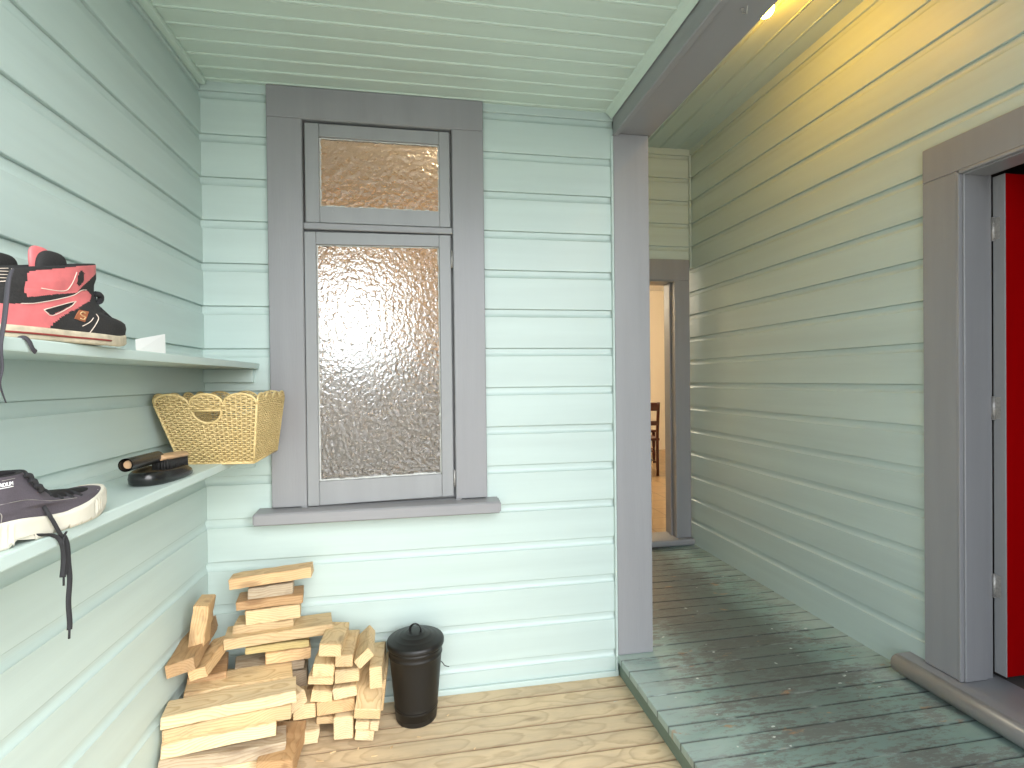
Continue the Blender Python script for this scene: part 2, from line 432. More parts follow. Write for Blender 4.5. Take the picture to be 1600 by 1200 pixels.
wall('weatherboard_wall', linesR, [(DY1+.05, YE+.2, -.3, CZ2+.05), (-.60, DY0-.05, -.3, CZ2+.05), (DY0-.05, DY1+.05, DZ1+.05, CZ2+.05), (DY0-.05, DY1+.05, -.3, .06)],
     lambda u, d, z: (XR-d, u, z), M['mint_y'], 'long mint weatherboard wall beside the passage, yellow under the lamp')
EX1 = 1.820                                       # end doorway inner edge
wall('weatherboard_wall', linesR, [(.86, XR+.02, 2.10, CZ2+.05)],
     lambda u, d, z: (u, YE-d, z), M['mint_x'], 'short dim weatherboard panel above the far doorway at the passage end')
wall('weatherboard_wall', linesR, [(YB+.12, YE+.2, -.3, CZ2+.05)],
     lambda u, d, z: (.93+d, u, z), M['mint_y'], 'weatherboard passage wall hidden behind the grey post', back=.1)
bm = bmesh.new()
for k, z in enumerate(linesR):                    # the scriber strip in the end corner
    if z > 2.15: box(bm, XR-.012, XR-.0005, YE-.022, YE-.0005, z-.16, z-.003, .002)
tag(link('corner_bead', bm, M['mint_y']), 'thin mint scriber strip in the far passage corner', 'trim')
tag(link('corner_bead', B(.832, .8415, YB-.012, YB+.001, .02, 2.357, bev=.002), M['mint_y']), 'thin mint strip where the boards meet the grey post', 'trim')
tag(link('base_trim', B(XL+.012, .843, YB-.014, YB-.0005, .0005, .024, bev=.004, seg=2), M['mint_x']), 'pale painted strip along the foot of the window wall', 'trim')

# ---- floors
def boards(name, mat, x0, x1, edges, ztop, th, bev, gap=.003, attrs=True):
    bm = bmesh.new(); lr = bm.verts.layers.float.new('rnd'); lb = bm.verts.layers.float.new('by')
    for y0, y1 in zip(edges, edges[1:]):
        b2 = bmesh.new(); rv = random.random()
        box(b2, x0, x1, y0+gap/2, y1-gap/2, ztop-th, ztop, bev, 2)
        me = bpy.data.meshes.new('t'); b2.to_mesh(me); b2.free()
        n0 = len(bm.verts); bm.from_mesh(me); bpy.data.meshes.remove(me)
        bm.verts.ensure_lookup_table()
        dz = random.uniform(-.0008, .0008)
        for v in bm.verts[n0:]:
            v[lr] = rv; v[lb] = (y0+y1)/2
            v.co.z += dz
    return link(name, bm, mat)
dk = [YB+.06 - .0875*i for i in range(35)][::-1]
dk = [2.190+.0875 - .0882*i for i in range(36)][::-1]
struct(boards('deck', M['deck'], -1.2, .862, dk, 0.0, .03, .0022, .0048))
struct(link('gap_shade_sheet', B(-1.2, .862, dk[0]+.01, YB+.08, -.12, -.034), M['dark_gap']))  # near-black sheet under the boards, painting in the shade of the gaps
pk = [2.045+.0868*i for i in range(-34, 21)]
plat = struct(boards('passage_floor', M['platform'], .838, XR+.02, pk, PZ, .028, .0035, .002))
bm = bmesh.new(); box(bm, .848, XR, pk[0]+.02, YE+.05, -.1, PZ-.0285)
rs = struct(link('passage_floor_riser', bm, M['riser'])); 
gr = bmesh.new(); box(gr, -400, 400, -400, 400, -.40, -.30)
struct(link('ground', gr, M['lawn']))
struct(link('bounce_slab', B(-7, 10, -12, dk[0]-.02, -.2965, -.22, bev=.01), M['concrete']))  # wide pale slab added behind the camera to bounce daylight onto the ceiling

# ---- ceilings
def ceil_boards(name, u0, u1, edges, z, along, mat, extra=None):
    bm = bmesh.new()
    for a, b_ in zip(edges, edges[1:]):
        g = .003
        if along == 'x':
            box(bm, u0, u1, a+g, b_-g, z, z+.015, .0025); box(bm, u0, u1, b_-g-.008, b_-g-.001, z-.004, z+.002, .0018)
        else:
            box(bm, a+g, b_-g, u0, u1, z, z+.015, .0025); box(bm, b_-g-.008, b_-g-.001, u0, u1, z-.004, z+.002, .0018)
    if extra: extra(bm)
    return link(name, bm, mat)
cy = [2.092+.0785*2-.0785*i for i in range(34)][::-1]
cy = [c for c in cy if c > YF-.05]
def ex1(bm):
    box(bm, XL-.1, .845, cy[0]-.01, YB+.1, CZ+.016, CZ+.06)
    box(bm, XL, XL+.028, cy[0], YB-.012, CZ-.022, CZ-.001, .006, 2)     # scotia along the side wall
struct(ceil_boards('ceiling', XL+.0, .840, cy, CZ, 'x', M['mint_ceiling'], ex1))
cx = [1.729-.1255*8+.1255*i for i in range(11)]
cx = [c for c in cx if .85 < c < XR+.12]
def ex2(bm): box(bm, .84, XR+.1, YF2, YE+.2, CZ2+.016, CZ2+.08)
YF2 = -.60
struct(ceil_boards('ceiling', YF2, YE+.1, cx, CZ2, 'y', M['mint_y'], ex2))
bm = bmesh.new()
prof = [(0, 0), (.004, -.030), (.010, -.024), (.018, -.014), (.030, -.006), (.034, 0)]
rows = [[bm.verts.new((.8395-p[0], y, CZ+p[1]-.001)) for p in prof] for y in (YF, YB-.011)]
for i in range(len(prof)-1): bm.faces.new((rows[0][i], rows[0][i+1], rows[1][i+1], rows[1][i]))
bm.faces.new(rows[0]); bm.faces.new(rows[1][::-1])
struct(link('ceiling_moulding', bm, M['mint_ceiling']))
# unseen slabs added overhead to stop sky light leaking into porch and rooms
struct(link('light_block_roof', B(-1.4, .9, YF-.1, 2.4, 2.53, 2.60), M['concrete']))
struct(link('light_block_roof', B(.80, 6.4, -.65, 9.6, 3.06, 3.2), M['concrete']))
struct(link('light_block_roof', B(-1.6, .795, YB+.11, 9.6, 3.06, 3.2), M['concrete']))

# ------------------------------------------------------------------ post and beam
bm = bmesh.new(); box(bm, .842, 1.004, YB-.012, YB+.15, PZ+.0005, 2.367, .003, 2)
tag(link('porch_post', bm, M['grey']), 'square grey painted post standing between the porch and passage', 'post')
be = empty('ceiling_beam', (.93, 1, 2.4), 0, 'grey painted beam running overhead from the post top', 'beam')
def P(name, bm, mat, parent, **k):
    o = link(name, bm, mat, None, **k); o.parent = parent; o.matrix_parent_inverse = parent.matrix_basis.inverted(); return o
P('beam_body', B(.8665, 1.018, YF, YB+.16, 2.3685, CZ2+.01, bev=.003), M['grey_h'], be)
P('fascia_board', B(.840, .8655, YF, YB-.0125, 2.355, CZ2+.01, bev=.003), M['grey_h'], be)
hk = at_z(1160, 14, 2.368)
bm = bmesh.new()
tube(bm, smooth_path([hk+Vector((0, 0, .004)), hk+Vector((0, 0, -.010)), hk+Vector((.003, -.004, -.014)), hk+Vector((.004, -.014, -.022)), hk+Vector((0, -.022, -.018)), hk+Vector((-.001, -.026, -.008))], 5), .0016, 6)
tube(bm, [hk+Vector((0, 0, .001)), hk+Vector((0, 0, -.003))], .005, 10)
tag(link('cup_hook', bm, M['metal_old']), 'small pale metal hook screwed under the grey beam', 'hook')

# ------------------------------------------------------------------ passage lamp
bp = Vector((1.468, 2.018, 2.862))
lp = empty('ceiling_lamp', (bp.x, bp.y, CZ2), 0, 'bare lit yellow bulb on the passage ceiling beside the beam', 'lamp')
bm = bmesh.new(); bmesh.ops.create_uvsphere(bm, u_segments=24, v_segments=16, radius=.034)
for v in bm.verts: v.co = v.co*Vector((1, 1, 1)) if False else v.co; v.co += bp
P('bulb', bm, bulb_mat(58), lp, smooth=True)
bm = bmesh.new(); lathe(bm, [(0, CZ2-.001), (.05, CZ2-.001), (.05, CZ2-.012), (.026, CZ2-.018), (.024, CZ2-.055), (.018, CZ2-.058)], 28, (bp.x, bp.y))
P('lamp_holder', bm, M['white_card'], lp)

# ------------------------------------------------------------------ window
wn = empty('window', (-.147, YB, .8), 0, 'grey framed sash window of frosted glass with a fanlight', 'window')
F = YB-.022                                          # front of casing
bm = bmesh.new()
box(bm, -.570, -.4415, F, YB+.02, .8155, 2.331, .0025); box(bm, .1435, .272, F, YB+.02, .8155, 2.331, .0025)
box(bm, -.570, .272, F-.0008, YB+.02, 2.3315, 2.454, .0025)
P('architrave', bm, M['grey'], wn)
bm = bmesh.new()                                     # jamb lining and stops
box(bm, -.462, -.4405, F+.004, YB+.12, .80, 2.36); box(bm, .1425, .165, F+.004, YB+.12, .80, 2.36)
box(bm, -.4400, .1420, F+.004, YB+.12, 2.330, 2.36); box(bm, -.4400, .1420, F+.016, YB+.12, .795, .812)
box(bm, -.4400, .1420, F+.030, YB+.10, 1.8995, 1.930)
yq0, yq1 = F+.0445, F+.06
for (za, zb) in ((.812, 1.8993), (1.9302, 2.330)):
    box(bm, -.4403, -.4285, yq0, yq1, za, zb); box(bm, .1255, .1423, yq0, yq1, za, zb); box(bm, -.4283, .1253, yq0, yq1, zb-.012, zb-.0002); box(bm, -.4283, .1253, yq0, yq1, za+.0002, za+.018)
P('frame_lining', bm, M['grey_sash'], wn)
P('transom', B(-.4395, .1415, F+.0035, F+.0305, 1.903, 1.9285, bev=.003), M['grey_h'], wn)
def sash(name, x0, x1, z0, z1, gx0, gx1, gz0, gz1, yf, gmat, drop=0.0):
    bm = bmesh.new(); yb = yf+.036
    box(bm, x0, gx0, yf, yb, z0, z1, .0025); box(bm, gx1, x1, yf, yb, z0, z1, .0025)
    box(bm, gx0+.0002, gx1-.0002, yf+.0008, yb-.001, gz1, z1-.0005, .002); box(bm, gx0+.0002, gx1-.0002, yf+.0008, yb-.001, z0+.0005, gz0, .002)
    def sag(bm):
        if drop:
            for v in bm.verts:
                t = (x1-v.co.x)/(x1-x0); v.co.z -= drop*t*(1-(v.co.z-z0)/(z1-z0)*.5); v.co.y -= .006*t*(1-(v.co.z-z0)/(z1-z0))
    sag(bm); s = P(name, bm, M['grey_sash'], wn)
    def sub(nm, bm, mat):
        sag(bm); o = link(nm, bm, mat); o.parent = s; o.matrix_parent_inverse = s.matrix_parent_inverse.copy(); o.matrix_parent_inverse = Matrix(); o.matrix_parent_inverse = (wn.matrix_basis).inverted() @ Matrix() if False else Matrix(); return o
    bm = bmesh.new(); box(bm, gx0-.006, gx1+.006, yf+.017, yf+.021, gz0-.006, gz1+.006)
    g = sub('pane', bm, gmat)
    bm = bmesh.new(); wd = .0055
    for (a, b_, c, d) in ((gx0+.0004, gx0+wd, gz0+.0004, gz1-.0004), (gx1-wd, gx1-.0004, gz0+.0004, gz1-.0004), (gx0+wd, gx1-wd, gz0+.0004, gz0+wd*1.3), (gx0+wd, gx1-wd, gz1-wd*.8, gz1-.0004)):
        n = 26; horiz = (b_-a) > (d-c)
        for i in range(n):                           # ragged putty
            j = random.uniform(.55, 1.25)
            if horiz:
                xa, xb = a+(b_-a)*i/n, a+(b_-a)*(i+1)/n; box(bm, xa, xb, yf+.012+.001*random.random(), yf+.0168, c if c < (gz0+gz1)/2 else d-(d-c)*j, c+(d-c)*j if c < (gz0+gz1)/2 else d)
            else:
                za, zb = c+(d-c)*i/n, c+(d-c)*(i+1)/n; box(bm, a if a < (gx0+gx1)/2 else b_-(b_-a)*j, a+(b_-a)*j if a < (gx0+gx1)/2 else b_, yf+.012+.001*random.random(), yf+.0168, za, zb)
    sub('putty', bm, M['putty'])
    return s
FY = F+.007
s1 = sash('fanlight_sash', -.4315, .1335, 1.9305, 2.3205, -.378, .090, 1.995, 2.269, FY, M['glass_fan'])
s2 = sash('casement_sash', -.4385, .1335, .826, 1.8995, -.394, .086, .920, 1.851, FY, M['glass'], .012)
for z in (1.80, .90):
    bm = bmesh.new(); tube(bm, [(.1375, FY-.001, z-.035), (.1375, FY-.001, z+.035)], .0042, 10)
    for k in range(1, 4): tube(bm, [(.1375, FY-.001, z-.035+k*.0175-.0006), (.1375, FY-.001, z-.035+k*.0175+.0006)], .0049, 10)
    o = link('hinge', bm, M['metal_old']); o.parent = s2
bm = bmesh.new()
ys0, ys1 = YB-.078, YB+.03
vs = []
for x in (-.626, .321): vs.append([bm.verts.new((x, y, z)) for y, z in ((ys1, .8145), (ys0+.006, .806), (ys0, .800), (ys0, .765), (ys0+.006, .760), (ys1, .7605))])
for i in range(6): bm.faces.new((vs[0][i], vs[0][(i+1) % 6], vs[1][(i+1) % 6], vs[1][i]))
bm.faces.new(vs[0][::-1]); bm.faces.new(vs[1])
bmesh.ops.recalc_face_normals(bm, faces=bm.faces)
es = [e for e in bm.edges if abs(e.verts[0].co.x-e.verts[1].co.x) < 1e-5]
bmesh.ops.bevel(bm, geom=es, offset=.006, segments=3, affect='EDGES')
P('sill', bm, M['grey_h'], wn)

# ------------------------------------------------------------------ rooms seen through glass and doorways
bm = bmesh.new()                                     # small room behind the window
box(bm, -1.4, -.84, 4.3, 4.4, 0, 2.8); box(bm, -.22, .82, 4.3, 4.4, 0, 2.8); box(bm, -.84, -.22, 4.3, 4.4, 0, 1.52); box(bm, -.84, -.22, 4.3, 4.4, 2.1, 2.8); box(bm, -1.5, -1.4, YB+.12, 4.4, 0, 2.8); box(bm, .72, .82, YB+.13, 4.3, 0, 2.8)  # rear wall opening added to let sky brighten the panes
tag(link('interior_wall', bm, M['bath']), 'tan lined walls of the room behind the frosted window', 'wall')
struct(link('interior_floor', B(-1.4, .82, YB+.11, 4.3, -.05, .1), M['bathgrey']))
struct(link('interior_ceiling', B(-1.5, .82, YB+.11, 4.4, 2.75, 2.85), M['ceil_white']))
bl = empty('room_lamp', (.05, 3.4, 2.45), 0, 'unseen lamp added to warm the walls behind the frosted fanlight', 'lamp')
bm = bmesh.new(); bmesh.ops.create_uvsphere(bm, u_segments=20, v_segments=12, radius=.055)
rb = Vector((.20, 2.62, 2.58))  # bulb added high and out of view to warm the upper walls
for v in bm.verts: v.co += rb
P('bulb', bm, bulb_mat(38, (1, .74, .46)), bl, smooth=True)
bm = bmesh.new(); tube(bm, [rb+Vector((0, 0, .06)), (rb.x, rb.y, 2.75)], .006, 8); P('flex', bm, M['white_card'], bl)

KX0, KX1, KY1 = .9, 5.6, 8.2                         # kitchen beyond the far doorway
bm = bmesh.new()
box(bm, KX0, KX1, KY1, KY1+.1, 0, 2.9); box(bm, KX1, KX1+.1, YE+.2, KY1+.1, 0, 2.9); box(bm, .825, .9, 4.42, KY1+.1, 0, 2.9); box(bm, XR+.13, KX1, YE+.12, YE+.2, 0, 2.9)
tag(link('interior_wall', bm, M['cream']), 'cream kitchen wall glowing beyond the far doorway', 'wall')
struct(link('interior_floor', B(.82, KX1+.1, YE+.06, KY1+.1, -.05, .105), M['lino']))
struct(link('interior_ceiling', B(.82, KX1+.1, YE+.2, KY1+.1, 2.75, 2.85), M['ceil_white']))
kl = empty('room_lamp', (2.2, 6.4, 2.75), 0, 'warm kitchen lamp beyond the far doorway', 'lamp')
bm = bmesh.new(); bmesh.ops.create_uvsphere(bm, u_segments=20, v_segments=12, radius=.24)
for v in bm.verts: v.co += Vector((1.6, 6.4, 2.3))
P('bulb', bm, bulb_mat(16, (1, .90, .74)), kl, smooth=True)
bm = bmesh.new(); tube(bm, [(1.6, 6.4, 2.53), (1.6, 6.4, 2.75)], .006, 8); P('flex', bm, M['white_card'], kl)

def chair(loc, rz, label):
    c = empty('dining_chair', loc, rz, label, 'chair')
    def add(n, bm): o = link(n, bm, M['chairwood']); o.parent = c
    add('seat', B(-.21, .21, -.20, .20, .43, .465, bev=.012, seg=2))
    for sx in (-1, 1):
        bm = bmesh.new(); tube(bm, smooth_path([(sx*.18, -.17, 0), (sx*.18, -.17, .12), (sx*.18, -.17, .24), (sx*.18, -.17, .43)], 3), [.016, .018, .02, .024, .02, .016, .022, .024, .024, .022], 10); add('leg', bm)
        bm = bmesh.new(); tube(bm, smooth_path([(sx*.185, .18, 0), (sx*.185, .18, .45), (sx*.18, .22, .68), (sx*.175, .27, .90)], 4), .019, 10); add('leg', bm)
    bm = bmesh.new(); box(bm, -.19, .19, .245, .27, .80, .90, .008); add('top_rail', bm)
    bm = bmesh.new(); box(bm, -.17, .17, .215, .235, .62, .675, .006); add('back_rail', bm)
    bm = bmesh.new(); tube(bm, [(-.18, -.17, .2), (.18, -.17, .2)], .011, 8); tube(bm, [(-.18, -.17, .16), (-.18, .18, .16)], .011, 8); tube(bm, [(.18, -.17, .16), (.18, .18, .16)], .011, 8); add('stretcher', bm)
    return c
chair((2.70, 6.22, .105), rad(172), 'dark red-brown wooden dining chair seen through the far doorway')
chair((3.02, 7.05, .105), rad(20), 'second dark wooden chair, farther back in the kitchen')
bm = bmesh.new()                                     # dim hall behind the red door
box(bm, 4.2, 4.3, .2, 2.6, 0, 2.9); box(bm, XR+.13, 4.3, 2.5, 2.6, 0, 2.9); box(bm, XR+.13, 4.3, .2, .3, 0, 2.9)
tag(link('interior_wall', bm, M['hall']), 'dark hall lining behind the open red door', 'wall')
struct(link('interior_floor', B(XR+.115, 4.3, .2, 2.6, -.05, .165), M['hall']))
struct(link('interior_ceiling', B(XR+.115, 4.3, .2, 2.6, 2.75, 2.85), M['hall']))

# ------------------------------------------------------------------ far doorway frame
df = empty('door_frame', (1.5, YE, PZ), 0, 'dim grey doorway frame at the far end of the passage', 'door frame')
bm = bmesh.new(); box(bm, EX1, 1.936, YE-.022, YE+.01, .1415, 2.0035, .003); box(bm, .90, 1.936, YE-.0226, YE+.01, 2.004, 2.155, .003)
P('architrave', bm, M['grey'], df)
bm = bmesh.new(); box(bm, EX1+.006, EX1+.05, YE-.012, YE+.16, .11, 2.05); box(bm, .9, EX1+.05, YE-.012, YE+.16, 1.998, 2.05); box(bm, EX1-.006, EX1+.0055, YE+.05, YE+.085, .125, 1.9975, .002)
P('jamb', bm, M['grey'], df)
bm = bmesh.new(); box(bm, .9, 1.945, YE-.062, YE+.16, .0945, .141, .018, 4); P('doorstep', bm, M['grey_h'], df)

# ------------------------------------------------------------------ red door and its frame
fr = empty('door_frame', (XR, 1.6, PZ), 0, 'wide grey architrave around the open red door', 'door frame')
XF = XR-.020
bm = bmesh.new()
box(bm, XF, XR+.02, 1.607, 1.740, .1775, 2.0425, .003); box(bm, XF, XR+.02, .53, .663, .1775, 2.0425, .003); box(bm, XF-.0006, XR+.02, .53, 1.740, 2.043, 2.172, .003)
P('architrave', bm, M['grey'], fr)
bm = bmesh.new()                                     # beaded jamb lining
box(bm, XF-.0025, XF+.0145, 1.598, 1.6065, .1772, 2.035, .003, 2); box(bm, XF-.0025, XF+.0145, .6635, .672, .1772, 2.035, .003, 2); box(bm, XF-.0025, XF+.0145, .672, 1.598, 2.030, 2.0424, .003, 2)
P('bead', bm, M['grey'], fr)
bm = bmesh.new()
box(bm, XF+.015, 2.046, 1.592, 1.652, .1775, 2.07, .002); box(bm, 2.0462, 2.0790, 1.600, 1.652, .1775, 2.07)
box(bm, XF+.015, 2.077, .62, .678, .1775, 2.07); box(bm, XF+.015, 2.046, .678, 1.592, 2.026, 2.07, .002); box(bm, 2.0462, 2.077, .678, 1.600, 2.034, 2.07)
P('jamb', bm, M['grey'], fr)
bm = bmesh.new()
segs = 10; prof = []
for k in range(segs+1):
    a = -math.pi/2 + math.pi*k/segs
    prof.append((XR-.062-.030*math.cos(a), .139+.036*math.sin(a)))
prof += [(2.11, .1770), (2.11, .103)]
rows = [[bm.verts.new((p[0], y, p[1])) for p in prof] for y in (.46, 1.832)]
for i in range(len(prof)):
    j = (i+1) % len(prof); f = bm.faces.new((rows[0][i], rows[0][j], rows[1][j], rows[1][i])); f.smooth = i < segs
bm.faces.new(rows[0]); bm.faces.new(rows[1][::-1]); bmesh.ops.recalc_face_normals(bm, faces=bm.faces)
es = [e for e in bm.edges if abs(e.verts[0].co.y-1.832) < 1e-5 and abs(e.verts[1].co.y-1.832) < 1e-5]
bmesh.ops.bevel(bm, geom=es, offset=.012, segments=3, affect='EDGES')
P('doorstep', bm, M['grey_h'], fr)
dr = empty('door', (2.09, 1.585, .18), 0, 'red door standing open into the dark hall, with grey edge', 'door')
LY = 1.563
P('door_leaf', B(2.0893, 2.90, LY-.004, LY+.036, .2, 2.026, bev=.0015), M['red'], dr)
P('door_edge', B(2.0845, 2.0890, LY-.0045, LY+.0365, .2, 2.026, bev=.001), M['grey'], dr)
for z in (1.835, 1.178, .522):
    bm = bmesh.new(); xh, yh = 2.0815, LY+.0335
    tube(bm, [(xh, yh, z-.042), (xh, yh, z+.042)], .0058, 12)
    for k in range(5): tube(bm, [(xh, yh, z-.042+k*.021-.0009), (xh, yh, z-.042+k*.021+.0009)], .0068, 12)
    box(bm, 2.0842, 2.0855, LY+.012, LY+.034, z-.040, z+.040)
    P('hinge', bm, M['metal_old'], dr)

# ------------------------------------------------------------------ shelves
def shelf(ztop, th, label, cleat_x):
    s = empty('wall_shelf', (XL, 1.3, ztop), 0, label, 'shelf', 'painted shelves on the side wall')
    bm = bmesh.new(); box(bm, XL+.001, -.614, .15, YB-.0005, ztop-th, ztop, .003, 2); P('board', bm, M['mint_y'], s)
    bm = bmesh.new(); box(bm, XL+.001, cleat_x, YB-.020, YB-.0002, ztop-th-.052, ztop-th-.0005, .002); P('cleat', bm, M['mint_x'], s)
    bm = bmesh.new(); box(bm, XL+.001, XL+.02, .42, .62, ztop-th-.05, ztop-th-.0005, .002); P('cleat', bm, M['mint_y'], s)
    return s
shelf(1.378, .022, 'upper mint shelf carrying the pink and black high-top shoes', -.632)
shelf(1.050, .024, 'lower mint shelf carrying the basket and charcoal canvas shoe', -.632)
cd = bmesh.new()
p0, p1, p2, p3 = at_x(213, 551, -.655), at_x(259, 554, -.652), at_x(258, 522, -.655), at_x(212, 530, -.66)
p0.z = p1.z = 1.3785
off = Vector((-.0008, 0, 0)); a = [cd.verts.new(p) for p in (p0, p1, p2, p3)]; b_ = [cd.verts.new(p+off) for p in (p0, p1, p2, p3)]
cd.faces.new(a); cd.faces.new(b_[::-1])
for i in range(4): cd.faces.new((a[i], b_[i], b_[(i+1) % 4], a[(i+1) % 4]))
tag(link('paper_card', cd, M['white_card']), 'small blank white card standing on the upper shelf', 'card')

# ------------------------------------------------------------------ shoes
def sstep(a, b_, x):
    t = max(0, min(1, (x-a)/(b_-a))); return t*t*(3-2*t)
def wprof(t):
    return (max(0, 4*t*(1-t)))**.42*(.86+.20*sstep(.35, .75, t)-.05*math.exp(-((t-.42)/.12)**2))
class Shoe:
    def __init__(s, L, levels, spring, rake=0.0, zr0=.05, zr1=.15):
        s.L, s.lv, s.spring, s.rake, s.zr0, s.zr1 = L, levels, spring, rake, zr0, zr1
    def lev(s, z):
        lv = s.lv
        for a, b_ in zip(lv, lv[1:]):
            if z <= b_[0]:
                t = max(0, (z-a[0])/(b_[0]-a[0])); return tuple(a[i]+(b_[i]-a[i])*t for i in range(4))
        return lv[-1]
    def lift(s, sx): return s.spring*sstep(.70, 1.02, sx/s.L)**1.3
    def pt(s, z, th, inset=0.0):
        _, sf, sb, w_ = s.lev(z); sf -= inset; sb += inset; w_ -= inset
        t = (1-math.cos(th))/2 if th <= math.pi else (1-math.cos(2*math.pi-th))/2
        sx = sb+(sf-sb)*t
        # blend of foot outline (low) and plain ellipse (ankle)
        k = sstep(.05, .11, z)
        wy = w_*((1-k)*wprof(t)+k*(max(0, 4*t*(1-t)))**.5)
        y = wy if th <= math.pi else -wy
        zz = z + s.lift(sx)*(1-sstep(.0, .14, z)*.4) - s.rake*sstep(s.zr0, s.zr1, z)*(1-(sx/(.70*s.L)))
        return Vector((sx, y, zz))
    def side(s, sx, z, side=-1, off=0.0):
        """point on the side wall at distance sx from the heel"""
        zz = z
        _, sf, sb, w_ = s.lev(zz); t = max(0.001, min(.999, (sx-sb)/(sf-sb))); th = math.acos(1-2*t)
        p = s.pt(zz, th if side > 0 else 2*math.pi-th); p.y += side*off; return p
    def on(s, sx, za, side=-1, off=0.0):
        """point on the side wall at distance sx and true height za"""
        lo, hi_ = s.lv[0][0], s.lv[-1][0]
        for _ in range(24):
            m = (lo+hi_)/2
            if s.side(sx, m, side).z < za: lo = m
            else: hi_ = m
        return s.side(sx, (lo+hi_)/2, side, off)
    def upper(s, n=120, nz=70, paint=None, zi=.03):
        bm = bmesh.new(); z0, z1 = s.lv[0][0], s.lv[-1][0]; rings = []
        zs = [z0+(z1-z0)*i/nz for i in range(nz+1)]
        for z in zs: rings.append([bm.verts.new(s.pt(z, 2*math.pi*k/n)) for k in range(n)])
        lip = [[bm.verts.new(s.pt(z1, 2*math.pi*k/n, i*.0025)+Vector((0, 0, .0022*(1 if i == 1 else 0)))) for k in range(n)] for i in (1, 2, 3)]
        inner = [[bm.verts.new(s.pt(z, 2*math.pi*k/n, .0085)) for k in range(n)] for z in (z1-.01, (z1+zi)/2, zi+.012)]
        allr = rings+lip+inner
        for i in range(len(allr)-1):
            for k in range(n):
                k2 = (k+1) % n; f = bm.faces.new((allr[i][k], allr[i][k2], allr[i+1][k2], allr[i+1][k])); f.smooth = True
                if i < nz:
                    sx = sum(v.co.x for v in f.verts)/4; zz = (zs[i]+zs[i+1])/2
                    f.material_index = paint(sx, sum(v.co.z for v in f.verts)/4) if paint else 0
                else: f.material_index = 1
        f = bm.faces.new(allr[-1]); f.material_index = 1
        return bm
    def sole(s, z0, zt, flare, n=120, notch=None, rib=None, nz=8):
        bm = bmesh.new(); rings = []
        for i in range(nz+1):
            u_ = i/nz; ring = []
            for k in range(n):
                th = 2*math.pi*k/n; base = s.pt(s.lv[0][0], th); c = Vector((s.L*.5, 0, 0))
                zt_ = zt(base.x) if callable(zt) else zt
                d = Vector((base.x-s.L*.5, base.y*2.2, 0)); d.normalize()
                fl = flare+(rib(base.x, u_, k) if rib else 0)-(.003 if i in (0, nz) else 0)
                z = z0+(zt_-z0)*u_ + s.lift(base.x)*(1 if u_ < .5 else 1)
                if notch and u_ < .4: z += notch(base.x)*(1-u_/.4)
                ring.append(bm.verts.new((base.x+d.x*fl, base.y+d.y*fl, z)))
            rings.append(ring)
        for i in range(nz):
            for k in range(n):
                k2 = (k+1) % n; f = bm.faces.new((rings[i][k], rings[i][k2], rings[i+1][k2], rings[i+1][k])); f.smooth = True
        bm.faces.new(rings[0][::-1]); bm.faces.new(rings[-1])
        return bm
def inpoly(x, y, pl):
    c = False; j = len(pl)-1
    for i in range(len(pl)):
        if (pl[i][1] > y) != (pl[j][1] > y) and x < (pl[j][0]-pl[i][0])*(y-pl[i][1])/(pl[j][1]-pl[i][1])+pl[i][0]: c = not c
        j = i
    return c

hi = Shoe(.334, [(.018, .323, .004, .049), (.034, .327, .003, .050), (.044, .324, .002, .050), (.051, .312, .002, .049), (.057, .294, .002, .048), (.061, .274, .002, .047),
                 (.070, .261, .002, .046), (.086, .245, .003, .045), (.105, .240, .004, .044), (.120, .240, .004, .045), (.132, .246, .003, .046), (.160, .246, .002, .046)], .010, .057, .06, .15)
# panels in (distance from heel, height)
strap = [(0.055, 0.111), (0.157, 0.141), (0.26, 0.17), (.26, .16), (.2, .129), (0.169, 0.108), (0.152, 0.092), (0.134, 0.088), (0.107, 0.082), (0.075, 0.073), (0.055, 0.069), (0.05, 0.079), (0.052, 0.099)]
logo = [(0.164, 0.135), (0.171, 0.13), (0.169, 0.116), (0.158, 0.104), (0.149, 0.107), (0.151, 0.121), (0.158, 0.132)]
swoop = [(-.02, -.01), (0.086, -.01), (0.092, 0.021), (0.103, 0.032), (0.119, 0.044), (0.14, 0.057), (0.166, 0.074), (0.185, 0.081), (0.20, 0.095), (0.185, 0.101), (0.163, 0.097), (0.141, 0.085), (0.107, 0.072), (0.075, 0.062), (0.051, 0.057), (0.026, 0.054), (-.02, 0.051)]
vent = [(0.084, 0.052), (0.141, 0.074), (0.142, 0.071), (0.134, 0.063), (0.1, 0.044), (0.087, 0.049)]
heelpk = [(-.02, .062), (.004, .062), (.004, .085), (-.02, .085)]
toep = [(.262, .062), (.285, .056), (.304, .054), (.298, .068), (.262, .08)]
def hi_paint(sx, z):
    if inpoly(sx, z, logo): return 0
    if inpoly(sx, z, strap): return 2
    if inpoly(sx, z, vent): return 0
    if inpoly(sx, z, swoop) or inpoly(sx, z, heelpk) or inpoly(sx, z, toep): return 2
    return 0
def ribbon(bm, pts, wd=.0032, n=8): tube(bm, smooth_path(pts, n), wd, 6, flat=.35)
